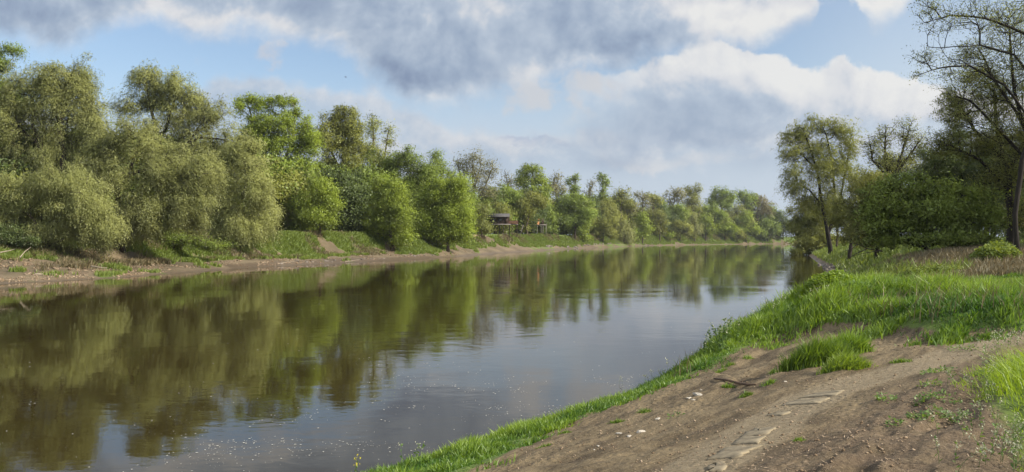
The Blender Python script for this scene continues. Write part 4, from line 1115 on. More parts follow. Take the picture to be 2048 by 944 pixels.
def stalks(px, py, n, spread, h, label, head='seed', leafy=0, lean=0.25, name='tall_weed', d=None, headn=14, headL=0.03, hr=0.02, group='tall stalks along the bank', leafL=0.05, r=0.0025, headfrac=0.25):
    g = ground_hit(px, py) if d is None else np.array([(px - CX) / F * d, d])
    d = g[1]; r1 = np.random.default_rng(int(px * 5 + py * 13))
    org = np.array([g[0], d, hz(g[0], d)])
    root = empty(name, tuple(org), label, 'weed', group)
    mb = MB(); HP, HA, LP, LA = [], [], [], []
    for i in range(n):
        o2 = r1.normal(0, spread, 2); b = np.array([o2[0], o2[1], hz(g[0] + o2[0], d + o2[1]) - org[2] - 0.02])
        hh = h * (0.6 + 0.5 * r1.random()); ld = r1.normal(0, lean, 2) * hh
        t = np.linspace(0, 1, 6)[:, None]
        pts = b + np.array([0, 0, hh]) * t + np.array([ld[0], ld[1], -0.1 * hh * lean]) * t ** 2
        mb = MB(); mb.tube(pts, np.linspace(r, r * 0.5, 6), 4); mb.build('stem', M['weed'], root)
        nh = headn
        tt = 1 - headfrac * r1.random(nh)
        base = b + np.array([0, 0, hh]) * tt[:, None] + np.array([ld[0], ld[1], -0.1 * hh * lean]) * tt[:, None] ** 2
        HP.append(base + r1.normal(0, hr, (nh, 3))); HA.append(unit(r1.normal(0, 1, (nh, 3)) + np.array([0, 0, 0.8])))
        if leafy:
            tt = 0.1 + 0.85 * r1.random(leafy)
            LP.append(b + np.array([0, 0, hh]) * tt[:, None] + np.array([ld[0], ld[1], 0]) * tt[:, None] ** 2); LA.append(unit(r1.normal(0, 1, (leafy, 3)) + np.array([0, 0, 0.5])))
    if headn:
        P = np.concatenate(HP); A = np.concatenate(HA); S = unit(np.cross(A, r1.normal(0, 1, P.shape)))
        V, cn, lo = quads(P, A, S, headL * (0.6 + 0.8 * r1.random(len(P))), headL * 0.3)
        link('flower_head' if head == 'yellow_petal' else 'seed_head', mesh_np('head', V, cn, lo, M[head], {'v': np.repeat(r1.random(len(P)), 4)}), root)
    if leafy:
        P = np.concatenate(LP); A = np.concatenate(LA); S = unit(np.cross(A, r1.normal(0, 1, P.shape)))
        V, cn, lo = quads(P, A, S, leafL * (0.6 + 0.8 * r1.random(len(P))), leafL * 0.28)
        link('leaves', mesh_np('leaves', V, cn, lo, M['weed'], {'v': np.repeat(r1.random(len(P)), 4)}), root)
    return root


stalks(1440, 700, 16, 0.22, 0.62, 'bushy leafy weed clump standing at the bank edge against the water', leafy=26, headn=10, leafL=0.07, lean=0.12, r=0.004, headL=0.04)
stalks(1300, 775, 6, 0.2, 0.5, 'feathery grass stalks at the bank edge left of the bushy weed', headn=16, lean=0.25, headL=0.035)
stalks(1246, 792, 2, 0.08, 0.6, 'pair of tall thin stalks at the bank edge', headn=8, lean=0.06, headL=0.025, hr=0.008)
stalks(800, 938, 4, 0.25, 0.42, 'loose weed stalks where the bank grass meets the photo bottom', leafy=8, headn=4, lean=0.3)
stalks(712, 955, 2, 0.05, 0.42, 'yellow-flowered stalk at the bottom edge over the water', head='yellow_petal', headn=12, headL=0.028, hr=0.018, leafy=6, lean=0.08, headfrac=0.1, d=11.3)
stalks(1560, 640, 10, 0.5, 0.55, 'wispy grass stalks on the slope of the grassy mound', headn=10, lean=0.25)
for k, (px, py, nn) in enumerate([(1985, 850, 6), (2015, 905, 8), (2000, 930, 8), (2035, 880, 7), (1960, 790, 8), (1995, 730, 10), (2030, 690, 12), (1970, 760, 7), (1900, 930, 4), (2040, 935, 8), (1985, 700, 9), (1940, 870, 4)]):
    stalks(px, py, nn, 0.14, 0.24, ['pale seed-headed weed at the foot of the tall corner grass', 'pale seed-headed weed low in the bottom right corner', 'pale weed beside the corner at the photo bottom', 'pale weed in front of the tall corner grass', 'pale weed left of the tall corner grass',
           'pale weed patch above the tall corner grass', 'pale weed at the right edge under the meadow', 'thin pale weed on the dirt left of the corner', 'sparse weed stalks on the dirt at the bottom right', 'outermost pale weed in the bottom right corner', 'pale weed near the dense tuft at right', 'lone pale stalks on the dirt beside the corner grass'][k],
           leafy=5, headn=14, headL=0.018, hr=0.012, lean=0.35, group='pale weeds around the corner grass', leafL=0.03, r=0.0018, headfrac=0.35)

# leafy ground-cover patches on the mound
def patch(px, py, rx, ry, n, h, mat, label, L=0.09):
    g = ground_hit(px, py); d = g[1]; s = d / F; r1 = np.random.default_rng(int(px + py))
    org = np.array([g[0], d, hz(g[0], d)])
    a = r1.random(n) * 6.283; q = np.sqrt(r1.random(n))
    x = g[0] + np.cos(a) * q * rx * s; y = d + np.sin(a) * q * ry * s * 5
    z = height(x, y) + h * np.sqrt(np.maximum(0, 1 - q * q)) * (0.5 + 0.6 * r1.random(n)) * (0.6 + 0.8 * fbm(x * 1.5, y * 1.5, 4, 2))
    P = np.stack([x, y, z], 1) - org
    A = unit(np.stack([np.cos(r1.random(n) * 6.28), np.sin(r1.random(n) * 6.28), r1.normal(-0.1, 0.4, n)], 1))
    S = unit(np.cross(A, np.array([0, 0, 1.0]) + r1.normal(0, 0.5, (n, 3))))
    V, cn, lo = quads(P, A, S, L * (0.6 + 0.8 * r1.random(n)), L * 0.3)
    o = link('leafy_plant', mesh_np('leafy_plant', V, cn, lo, M[mat], {'v': np.repeat(r1.random(n), 4)}), None, tuple(org))
    tag(o, label, 'plant', 'leafy plants in the mound grass')


patch(1850, 560, 85, 9, 9000, 0.55, 'grass_far', 'wide dark leafy clump crowning the back of the mound')
patch(1660, 595, 70, 9, 7000, 0.45, 'grass_yellow', 'yellowish leafy clump on the river end of the mound')
patch(1700, 600, 40, 6, 2500, 0.4, 'weed', 'dark leafy clump beside the yellowish one')
patch(1990, 520, 45, 10, 3500, 0.8, 'grass_far', 'green weed bush in the dry grass on the right', 0.14)

# ------------------------------------------------------------------ stones, sticks, slabs, driftwood
def rock(name, c, size, mat, label, cat, group, seed, flat=0.5):
    r1 = np.random.default_rng(seed)
    import bmesh
    bm = bmesh.new(); bmesh.ops.create_icosphere(bm, subdivisions=2, radius=1.0)
    ph = r1.random(6) * 6.28
    for v in bm.verts:
        k = 1 + 0.22 * math.sin(v.co.x * 3 + ph[0]) * math.sin(v.co.y * 3.3 + ph[1]) + 0.16 * math.sin(v.co.z * 4 + ph[2] + v.co.x * 2.5) + r1.normal(0, 0.04)
        v.co = v.co * k
        v.co.x *= size[0]; v.co.y *= size[1]; v.co.z *= size[2]
    me = bpy.data.meshes.new(name); bm.to_mesh(me); bm.free(); me.materials.append(M[mat])
    o = link(name, me, None, c); o.rotation_euler = (0, 0, r1.random() * 6.28)
    if label: tag(o, label, cat, group)
    return o


for k, (px, py, w, lab) in enumerate([(1283, 864, 0.09, 'flat white stone, largest of the loose group on the dirt'), (1238, 868, 0.06, 'white stone left of the largest one'), (1258, 873, 0.05, 'white stone just in front of the group'),
                                      (1196, 892, 0.03, 'small white chip furthest toward the bank edge'), (1188, 900, 0.022, 'tiny white chip closest to the bank grass'), (1395, 789, 0.10, 'long pale stone lying near the fallen stick'), (1378, 796, 0.06, 'pale stone left of the long one'),
                                      (1386, 800, 0.045, 'pale stone in front of the long one'), (1570, 763, 0.035, 'single white stone at the foot of the large leafy tuft'), (1316, 838, 0.06, 'pale flat stone beside the small round tuft'), (1402, 780, 0.03, 'tiny pale stone behind the long one')]):
    g = ground_hit(px, py)
    rock('stone', (g[0], g[1], hz(*g) + 0.001), (w * 0.9, w * 0.5, w * 0.24), 'white_stone', lab, 'stone', 'pale stones on the bare dirt', 40 + k)
# pebbles and clods
r1 = np.random.default_rng(77)
n0 = 9000
d = 5 + 14 * r1.random(n0) ** 1.5; px = r1.uniform(1000, 2060, n0)
x = (px - CX) / F * d; y = d
k = (poly_sd(x, y, GRASS_POLY) < -0.1) & (sdist(x, y, RS, -1) > 0.2) & (poly_sd(x, y, CORNER_POLY) < 0.1) & (fbm(x * 1.1, y * 1.1, 19, 4) + 0.10 * sstep(1300, 1800, px) > 0.52)
x, y = x[k], y[k]; n1 = len(x)
z = height(x, y); sz = 0.004 + 0.016 * r1.random(n1) ** 4
oct_ = np.array([(1, 0, 0), (-1, 0, 0), (0, 1, 0), (0, -1, 0), (0, 0, 0.7), (0, 0, -0.7)], float)
V = np.stack([x, y, z + sz * 0.25], 1)[:, None, :] + oct_[None] * (sz[:, None, None] * (0.6 + 0.8 * r1.random((n1, 6, 1))))
tri = np.array([(0, 2, 4), (2, 1, 4), (1, 3, 4), (3, 0, 4), (2, 0, 5), (1, 2, 5), (3, 1, 5), (0, 3, 5)])
lo = (np.arange(n1)[:, None, None] * 6 + tri[None]).reshape(-1)
mclod, nn, oo = material('earth_clod')
pp = nn.new('ShaderNodeBsdfDiffuse'); nn.put(pp.inputs['Color'], nn.mix(nn.attr('v'), (0.15, 0.108, 0.07), (0.30, 0.235, 0.17))); nn.L.new(pp.outputs[0], oo.inputs[0])
cl = link('gravel', mesh_np('gravel', V.reshape(-1, 3), np.full(n1 * 8, 3), lo, mclod, {'v': np.repeat(r1.random(n1) ** 2, 6)}))
tag(cl, 'small clods and pebbles strewn over the bare dirt', 'gravel', kind='stuff')

r1 = np.random.default_rng(78)
n0 = 9000; d = 5 + 13 * r1.random(n0) ** 1.4; px = r1.uniform(1000, 2060, n0); x = (px - CX) / F * d; y = d
k = (poly_sd(x, y, GRASS_POLY) < 0.1) & (sdist(x, y, RS, -1) > 0.2) & (fbm(x * 0.9, y * 0.9, 29, 4) > 0.5); x, y = x[k], y[k]; n1 = len(x)
a = r1.random(n1) * 6.283; P = np.stack([x, y, height(x, y) + 0.006], 1)
A = unit(np.stack([np.cos(a), np.sin(a), r1.normal(0, 0.15, n1)], 1)); S = unit(np.cross(A, np.array([0, 0, 1.0]) + r1.normal(0, 0.3, (n1, 3))))
V, cn, lo = quads(P, A, S, 0.02 + 0.06 * r1.random(n1) ** 2, 0.0025 + 0.002 * r1.random(n1))
lt = link('litter', mesh_np('litter', V, cn, lo, mclod, {'v': np.repeat(r1.random(n1), 4)}))
tag(lt, 'bits of dry straw and twig lying on the bare dirt', 'litter', kind='stuff')
# fallen stick
g = [ground_hit(*q) for q in [(1428, 761), (1452, 765), (1478, 771), (1496, 774), (1512, 774)]]
mb = MB(); mb.tube([(q[0], q[1], hz(*q) + 0.03) for q in g], [0.014, 0.02, 0.022, 0.018, 0.010], 7)
q = g[2]; q2 = ground_hit(1490, 768)
mb.tube([(q[0], q[1], hz(*q) + 0.03), (q2[0], q2[1], hz(*q2) + 0.06)], [0.012, 0.006], 5)
tag(mb.build('stick', M['stick'], smooth=True), 'dark fallen stick lying on the dirt near the bank edge', 'stick')

# worn concrete slabs of the old ramp
def slab(pxs, label, k):
    pts = [ground_hit(*q) for q in pxs]
    r1 = np.random.default_rng(900 + k)
    P = []
    for i in range(len(pts)):
        a, b = np.array(pts[i]), np.array(pts[(i + 1) % len(pts)])
        for t in np.linspace(0, 1, 7)[:-1]:
            P.append(a + (b - a) * t + r1.normal(0, 0.02, 2))
    P = np.array(P); c = P.mean(0)
    zz = height(P[:, 0], P[:, 1]); co3 = np.linalg.lstsq(np.column_stack([P, np.ones(len(P))]), zz, rcond=None)[0]
    pz = lambda q: float(q[0] * co3[0] + q[1] * co3[1] + co3[2])
    rings = [P, c + (P - c) * 0.94, c + (P - c) * 0.6, c + (P - c) * 0.3]
    V = []; nn_ = len(P)
    V += [(q[0], q[1], pz(q) - 0.06) for q in P]
    zpl = max(0.0, 0.0)
    for ri, rg in enumerate(rings):
        V += [(q[0], q[1], pz(q) + (0.006 if ri == 0 else 0.013)) for q in rg]
    V.append((c[0], c[1], pz(c) + 0.013))
    V = np.array(V); mb = MB(); fs = []
    for ri in range(4):
        for i in range(nn_):
            j = (i + 1) % nn_
            fs.append((ri * nn_ + i, ri * nn_ + j, (ri + 1) * nn_ + j, (ri + 1) * nn_ + i))
    for i in range(nn_):
        fs.append((4 * nn_ + i, 4 * nn_ + (i + 1) % nn_, 5 * nn_))
    org = np.array([c[0], c[1], hz(*c)])
    mb.add(V - org, fs)
    o = mb.build('concrete_slab', M['slab'], None, False, tuple(org))
    tag(o, label, 'slab', 'worn concrete slabs of the ramp')


for k, (pl, lab) in enumerate([([(1410, 944), (1420, 928), (1450, 925), (1440, 944)], 'concrete slab cut off by the bottom edge of the photo'),
                               ([(1415, 920), (1455, 895), (1515, 893), (1480, 915)], 'longest pale concrete slab on the worn ramp'),
                               ([(1462, 890), (1482, 875), (1530, 873), (1515, 888)], 'concrete slab just above the longest one'),
                               ([(1482, 875), (1505, 860), (1545, 855), (1530, 870)], 'pale slab with a straight edge in the middle of the ramp'),
                               ([(1565, 812), (1590, 800), (1660, 797), (1640, 808)], 'thin half-buried slab at the top of the ramp'),
                               ([(1600, 797), (1630, 787), (1690, 781), (1670, 792)], 'uppermost slab almost covered by dirt'),
                               ([(1530, 832), (1555, 824), (1585, 822), (1565, 832)], 'small slab piece half way up the ramp')]):
    slab(pl, lab, k)

# stones along the waterlines far off
r1 = np.random.default_rng(31)
protos = []
def far_rocks(line_px, n, smin, smax, label, group, cond=None):
    for i in range(n):
        px = r1.uniform(*line_px); d0 = dshore(px); d = d0 + r1.uniform(-0.5, 3.0)
        x = (px - CX) / F * d
        if sdist(np.array([x]), np.array([d]), LS, 1)[0] < -0.6: continue
        s = r1.uniform(smin, smax)
        if len(protos) < 4:
            o = rock('stone', (x, d, max(hz(x, d), 0) + s * 0.15), (1, 0.8, 0.6), 'rip', label, 'stone', group, 300 + i); protos.append(o)
        else:
            o = protos[i % 4].copy(); C.objects.link(o); o.location = (x, d, max(hz(x, d), 0) + s * 0.15); o.rotation_euler = (0, 0, r1.random() * 6)
        o.scale = (s, s, s)
        tag(o, label, 'stone', group)


far_rocks((1085, 1300), 90, 0.25, 0.8, 'grey riprap stone at the far waterline below the bushes', 'riprap stones along the far waterline')
for i in range(150):
    t = r1.random(); y = 36 + 75 * t ** 1.3; x = float(np.interp(y, RS[:, 1], RS[:, 0])) + r1.uniform(-0.2, 2.2)
    s = r1.uniform(0.12, 0.40)
    o = protos[i % 4].copy(); C.objects.link(o); o.location = (x, y, max(hz(x, y), 0) + s * 0.1); o.rotation_euler = (0, 0, r1.random() * 6); o.scale = (s, s, s)
    tag(o, 'stone in the rubble along the right bank waterline', 'stone', 'rubble stones along the right bank')
for i in range(40):
    px = r1.uniform(560, 880); d = dshore(px) + r1.uniform(0.6, 2.6); x = (px - CX) / F * d; s = r1.uniform(0.08, 0.28)
    o = protos[i % 4].copy(); C.objects.link(o); o.location = (x, d, max(hz(x, d), 0) + s * 0.1); o.rotation_euler = (0, 0, r1.random() * 6); o.scale = (s * 1.6, s, s)
    tag(o, 'dark lump in the washed-out lip of the far beach', 'stone', 'lumps along the far beach lip')


def log(pts, r, label, mat='driftwood', name='driftwood', group='driftwood on the far bank'):
    P = []
    for (px, py, off) in pts:
        d = dshore(px) + off; q = W(px, py, d); q[2] = max(q[2], hz(q[0], d) + r * 0.7) if off < 900 else q[2]
        P.append(q)
    P = np.array(P); org = P[0].copy()
    mb = MB(); mb.tube(P - org, np.linspace(r, r * 0.4, len(P)), 6)
    tag(mb.build(name, M[mat], None, True, tuple(org)), label, 'driftwood', group)


log([(70, 554, 2.5), (90, 552, 2.6), (112, 552, 2.5)], 0.10, 'pale driftwood stick lying on the beach at the far left')
log([(0, 505, 5), (20, 501, 6), (30, 498, 7)], 0.055, 'pale bare branch sticking out at the left edge under the willow')
log([(40, 515, 5), (50, 503, 5.5), (62, 494, 6)], 0.05, 'grey bare branch slanting up from the bank under the low willow')
log([(182, 532, 5), (200, 535, 4.5), (215, 536, 4)], 0.07, 'thin driftwood stick on the beach below the low willow')
log([(1215, 490, 1), (1228, 489, 1.5), (1240, 489, 1.5)], 0.22, 'pale log lying at the distant waterline left of the weeping willow')
log([(555, 533, 1), (575, 529, 1.6), (592, 528, 2)], 0.07, 'curved root at the lip of the far beach')
log([(690, 527, 0.6), (705, 522, 1.4), (722, 523, 1.6)], 0.07, 'root hanging over the water at the beach lip')
# litter on the far beach
r1 = np.random.default_rng(123)
n0 = 9000; px = r1.uniform(-20, 960, n0); d = np.interp(px, [-300, -100] + [p for p, _ in DS], [50, 58] + [q for _, q in DS]) + r1.uniform(0.2, 14, n0)
x = (px - CX) / F * d; y = d; sl_ = sdist(x, y, LS, 1.0)
k = (sl_ > 0.3) & (sl_ < 11) & (fbm(x * 0.35, y * 0.35, 7, 3) > 0.46); x, y = x[k], y[k]; n1 = len(x)
a = r1.random(n1) * 6.283; sz = 0.03 + 0.10 * r1.random(n1) ** 3
A = np.stack([np.cos(a), np.sin(a), 0.3 * r1.normal(0, 1, n1)], 1); S = unit(np.cross(A, r1.normal(0, 1, (n1, 3))))
V = np.stack([x, y, height(x, y) + 0.02], 1)[:, None, :] + (oct_[None, :, 0:1] * A[:, None, :] * (1.0 + 3 * r1.random((n1, 1, 1)) ** 3) + oct_[None, :, 1:2] * S[:, None, :] + oct_[None, :, 2:3] * np.array([0, 0, 1.0])) * sz[:, None, None]
lo = (np.arange(n1)[:, None, None] * 6 + tri[None]).reshape(-1)
li = link('debris', mesh_np('debris', V.reshape(-1, 3), np.full(n1 * 8, 3), lo, mclod, {'v': np.repeat(r1.random(n1) ** 1.5 * 0.9, 6)}))
tag(li, 'twigs, clods and litter scattered along the far beach', 'debris', kind='stuff')
# dead branch reaching left from the maple-like bush
mb = MB(); d = 50
for pl in ([(1765, 503), (1735, 497), (1715, 488), (1695, 485)], [(1735, 497), (1715, 506), (1690, 520)], [(1715, 488), (1705, 497), (1690, 502)], [(1765, 500), (1735, 505), (1705, 512)]):
    P = np.array([W(a, b, d) for a, b in pl]); mb.tube(P - W(1765, 503, d), np.linspace(0.035, 0.01, len(P)), 5)
tag(mb.build('dead_branch', M['bark_dark'], None, True, tuple(W(1765, 503, d))), 'dark dead branch poking out left of the big green bush', 'branch')

# ------------------------------------------------------------------ foam flecks on the water
r1 = np.random.default_rng(8)
n0 = 60000
px = r1.uniform(-20, 1500, n0); py = 500 + 470 * r1.random(n0) ** 0.75
d = F * EYE / (py - HY); x = (px - CX) / F * d; y = d
dens = fbm(x * 0.12, y * 0.12, 44, 4)
streak = np.exp(-((py - (905 - 0.13 * (px - 300))) / 45.0) ** 2) * sstep(200, 420, px) + np.exp(-(((px - 900) / 170.0) ** 2 + ((py - 800) / 75.0) ** 2)) * 0.9
k = (sdist(x, y, RS, -1) < -0.3) & (sdist(x, y, LS, 1) < -1.0) & (r1.random(n0) < 0.005 + 0.012 * sstep(0.5, 0.7, dens) + 0.30 * sstep(0.45, 0.62, fbm(x * 0.7, y * 0.7, 45, 3)) * streak * sstep(0.35, 0.65, dens))
x, y = x[k], y[k]; n1 = len(x)
sz = (0.004 + 0.010 * r1.random(n1) ** 2.5) * (0.5 + y / 22)
a6 = np.arange(5) * 2 * math.pi / 5
rr = sz[:, None] * (0.6 + 0.8 * r1.random((n1, 5)))
V = np.stack([x[:, None] + np.cos(a6) * rr * 1.3, y[:, None] + np.sin(a6) * rr, np.full((n1, 5), 0.006)], 2).reshape(-1, 3)
fo = link('foam', mesh_np('foam', V, np.full(n1, 5), np.arange(n1 * 5), M['foam']))
tag(fo, 'small white foam flecks and fluff drifting on the river', 'foam', kind='stuff')

# ------------------------------------------------------------------ cabins on stilts
def cabin_one():
    d = base_depth(1000, 469) + 2; s = d / F
    x0 = (978 - CX) * s; g = hz(x0 + 3, d); z = lambda py: EYE - (py - HY) * s
    root = empty('stilt_cabin', (x0, d, g), 'dark wooden cabin on stilts with a grey roof and red-brown balcony', 'cabin', 'cabins on the far bank')
    zf, ze, zr = z(448) - g, z(433.5) - g, z(426.5) - g
    w = 42 * s; D = 4.6
    b = MB(); b.box(0.15, w - 0.15, 0.2, D, zf, ze)
    for k in range(10): b.box(0.15, w - 0.15, 0.17, 0.2, zf + 0.03 + k * (ze - zf) / 10, zf + (k + 0.85) * (ze - zf) / 10)
    b.build('wall', M['wood_dark'], root)
    b = MB(); zm = ze + 0.02
    V = [(-0.5, -0.7, zm), (w * 0.98, -0.7, zm), (w * 0.98, D * 0.5, zr), (0.25, D * 0.5, zr), (-0.5, D + 0.6, zm), (w * 0.98, D + 0.6, zm)]
    V = V + [(a, c, e - 0.14) for a, c, e in V]
    b.add(V, [(0, 1, 2, 3), (3, 2, 5, 4), (7, 6, 9, 8), (8, 9, 10, 11), (0, 6, 7, 1), (4, 5, 11, 10), (1, 7, 8, 2), (2, 8, 11, 5), (0, 3, 9, 6), (3, 4, 10, 9)])
    b.build('roof', M['roof'], root)
    b = MB(); b.box(-0.3, w + 0.2, -0.8, D, zf - 0.22, zf - 0.003); b.build('floor_deck', M['deck'], root)
    for (px_, w_) in ((0.9, 1.0), (2.7, 1.1)):
        f = MB(); f.box(px_ - 0.08, px_ + w_ + 0.08, 0.10, 0.168, zf + 0.75, zf + 1.75); fo_ = f.build('window', M['wood_dark'], root)
        q = MB(); q.box(px_, px_ + w_, 0.085, 0.098, zf + 0.83, zf + 1.67); q.build('pane', M['glass'], fo_)
    f = MB(); f.box(w - 1.6, w - 0.7, 0.09, 0.168, zf + 0.02, zf + 1.9); f.build('door', M['wood_dark'], root)
    for (px_, py_) in ((0.2, 0), (w * 0.35, 0), (w * 0.68, 0), (w - 0.2, 0), (0.2, D - 0.3), (w * 0.5, D - 0.3), (w - 0.2, D - 0.3)):
        f = MB(); f.box(px_ - 0.11, px_ + 0.11, py_ - 0.11, py_ + 0.11, -0.8, zf - 0.225); f.build('stilt', M['wood_dark'], root)
    # balcony to the right
    bx0, bx1 = (1015 - 978) * s, (1036 - 978) * s
    f = MB(); f.box(w + 0.203, bx1, -0.6, 2.6, zf - 0.2, zf - 0.02); f.build('balcony_floor', M['deck'], root)
    f = MB()
    for k in range(11):
        a = w * 0.93 + (bx1 - w * 0.93) * k / 11; f.box(a, a + (bx1 - w * 0.93) / 11 * 0.86, -0.75, -0.70, zf + 0.0, zf + 0.92)
    f.box(w * 0.93, bx1, -0.80, -0.752, zf + 0.86, zf + 0.98); f.box(w * 0.93, bx1, -0.80, -0.752, zf + 0.04, zf + 0.14)
    f.build('balcony_rail', M['wood_red'], root)
    f = MB(); f.tube([(w + 0.3, -0.65, zf), (w + 0.3, -0.65, ze)], [0.06, 0.06], 6); f.build('post', M['wood_red'], root)
    for px_ in (w + 0.6, bx1 - 0.3):
        f = MB(); f.tube([(px_, -0.4, -0.8), (px_, -0.4, zf - 0.21)], [0.1, 0.1], 6); f.build('stilt', M['wood_dark'], root)
    f = MB(); f.tube([(bx1 + 0.6, -0.5, -0.3), (bx1 + 1.6, -0.2, zf - 0.3)], [0.09, 0.07], 6); f.build('brace', M['deck'], root)


def cabin_two():
    d = base_depth(1078, 469) + 2; s = d / F
    x0 = (1066 - CX) * s; g = hz(x0 + 2, d); z = lambda py: EYE - (py - HY) * s
    root = empty('stilt_cabin', (x0, d, g), 'small orange-walled cabin on thin stilts right of the dark one', 'cabin', 'cabins on the far bank')
    zf, ze = z(449) - g, z(435) - g
    w = 13 * s
    b = MB(); b.box(0, w, 0.6, 4, zf, ze)
    for k in range(8): b.box(0, w, 0.575, 0.6, zf + 0.02 + k * (ze - zf) / 8, zf + (k + 0.9) * (ze - zf) / 8)
    b.build('wall', M['wood_orange'], root)
    b = MB(); b.box(-0.4, w + 0.6, 0.2, 4.4, ze + 0.003, ze + 0.2); b.build('roof', M['roof'], root)
    f = MB(); f.box(w + 0.01, w + 1.6, 1.2, 4, zf, ze - 0.3); f.build('porch', M['wood_dark'], root)
    f = MB(); f.box(-0.3, 27 * s, -0.9, 4, zf - 0.25, zf - 0.004); f.build('deck', M['deck'], root)
    for px_ in (0.3, 9 * s, 16 * s, 20 * s, 26 * s):
        f = MB(); f.tube([(px_, -0.7, -0.8), (px_, -0.7, zf - 0.255)], [0.08, 0.08], 6); f.build('stilt', M['deck'], root)
    f = MB()
    for px_ in (12 * s, 19 * s, 26.5 * s): f.box(px_ - 0.04, px_ + 0.04, -0.85, -0.77, zf, zf + 0.95)
    f.box(12 * s, 26.8 * s, -0.86, -0.76, zf + 0.953, zf + 1.03); f.build('rail', M['wood_dark'], root)


cabin_one(); cabin_two()

# ------------------------------------------------------------------ bird
c = W(691, 154, 60)
root_b = MB()
root_b.tube([(-0.16, 0, 0), (-0.06, 0, 0.02), (0.05, 0, 0.02), (0.13, 0, 0.01), (0.18, 0, 0.0)], [0.01, 0.04, 0.05, 0.03, 0.008], 8)
root_b.add([(-0.04, 0.02, 0.04), (0.07, 0.02, 0.04), (0.02, 0.18, 0.10), (-0.07, 0.36, 0.05), (-0.08, 0.18, 0.09)], [(0, 1, 2, 4), (4, 2, 3)])
root_b.add([(-0.04, -0.02, 0.04), (0.07, -0.02, 0.04), (0.02, -0.18, 0.10), (-0.07, -0.36, 0.05), (-0.08, -0.18, 0.09)], [(1, 0, 4, 2), (2, 4, 3)])
root_b.add([(-0.14, 0.01, 0.005), (-0.27, 0.05, 0), (-0.27, -0.05, 0), (-0.14, -0.01, 0.005)], [(0, 1, 2, 3)])
bo = root_b.build('bird', M['bird'], None, True, tuple(c)); bo.rotation_euler = (0.2, 0, 0.5); bo.scale = (0.5, 0.5, 0.5)
tag(bo, 'small dark bird flying under the big grey cloud', 'bird')

# ------------------------------------------------------------------ sky, sun
SUN_AZ, SUN_EL = 110.0, 34.0           # degrees right of the view axis, above the horizon
world = bpy.data.worlds.new('World'); scene.world = world; world.use_nodes = True
world.node_tree.nodes.clear()
n = NT(world.node_tree)
wout = n.new('ShaderNodeOutputWorld'); bg = n.new('ShaderNodeBackground')
SKY = 0.092
bg.inputs['Strength'].default_value = SKY
sky = n.new('ShaderNodeTexSky', sky_type='NISHITA'); sky.sun_disc = False
sky.sun_elevation = R(SUN_EL); sky.sun_rotation = R(SUN_AZ); sky.altitude = 100; sky.air_density = 1.0; sky.dust_density = 1.6; sky.ozone_density = 1.2
dirv = n.new('ShaderNodeTexCoord').outputs['Generated']
sp = n.new('ShaderNodeSeparateXYZ'); n.L.new(dirv, sp.inputs[0])
el = n.m('ARCSINE', sp.outputs[2])
fy = n.m('MAXIMUM', sp.outputs[1], 0.2)
U = n.m('DIVIDE', sp.outputs[0], fy); V_s = n.m('DIVIDE', sp.outputs[2], fy)
uv = n.new('ShaderNodeCombineXYZ'); n.put(uv.inputs[0], U); n.put(uv.inputs[1], V_s); UV = uv.outputs[0]
KS = 0.56 / SKY


def cnoise(vec, scale, detail, rough, amp):
    t = n.new('ShaderNodeTexNoise'); n.put(t.inputs['Vector'], vec); t.inputs['Scale'].default_value = scale; t.inputs['Detail'].default_value = detail; t.inputs['Roughness'].default_value = rough
    v = n.new('ShaderNodeVectorMath', operation='SCALE'); n.put(v.inputs[0], n.vm('SUBTRACT', t.outputs['Color'], (0.5, 0.5, 0.5))); v.inputs['Scale'].default_value = amp
    return v.outputs[0]


W1 = n.vm('ADD', UV, cnoise(UV, 6.0, 7, 0.6, 0.13))       # soft edges
W2 = n.vm('ADD', UV, cnoise(UV, 11.0, 8, 0.62, 0.085))     # billowing edges
s1 = n.new('ShaderNodeSeparateXYZ'); n.L.new(W1, s1.inputs[0])
s2 = n.new('ShaderNodeSeparateXYZ'); n.L.new(W2, s2.inputs[0])


def uvp(px, py):
    return (px - CX) / F, (HY - py) / F


def profile(u, pts):
    """cloud outline: height of the edge for each bearing"""
    fc = n.new('ShaderNodeFloatCurve')
    n.put(fc.inputs['Value'], n.m('MULTIPLY_ADD', u, 0.5, 0.5))
    cv = fc.mapping.curves[0]
    q = [((uvp(px, py)[0]) * 0.5 + 0.5, uvp(px, py)[1] * 2.0) for px, py in pts]
    cv.points[0].location = (0.0, q[0][1]); cv.points[1].location = (1.0, q[-1][1])
    for x_, y_ in q:
        cv.points.new(x_, y_)
    for p_ in cv.points: p_.handle_type = 'VECTOR'
    fc.mapping.update()
    return n.m('MULTIPLY', fc.outputs[0], 0.5)


def blob(vec, px, py, sx, sy, amp):
    a_, e_ = uvp(px, py)
    dv = n.vm('MULTIPLY', n.vm('SUBTRACT', vec, (a_, e_, 0)), (F / sx, F / sy, 0))
    return n.m('MULTIPLY', n.m('EXPONENT', n.m('MULTIPLY', n.vm('DOT_PRODUCT', dv, dv), -1.0)), amp)


def field(vec, lst, base=0.0):
    t = None
    for b_ in lst:
        g = blob(vec, *b_)
        t = g if t is None else n.m('ADD', t, g)
    return n.m('ADD', t, base)


def ramp(v, stops):
    r_ = n.new('ShaderNodeValToRGB'); n.put(r_.inputs[0], v)
    e0 = r_.color_ramp.elements
    e0[0].position = stops[0][0]; e0[0].color = (*stops[0][1], 1)
    e0[1].position = stops[-1][0]; e0[1].color = (*stops[-1][1], 1)
    for ps, cc in stops[1:-1]:
        q = e0.new(ps); q.color = (*cc, 1)
    sc_ = n.new('ShaderNodeVectorMath', operation='SCALE'); n.put(sc_.inputs[0], r_.outputs[0]); sc_.inputs['Scale'].default_value = KS
    return sc_.outputs[0]


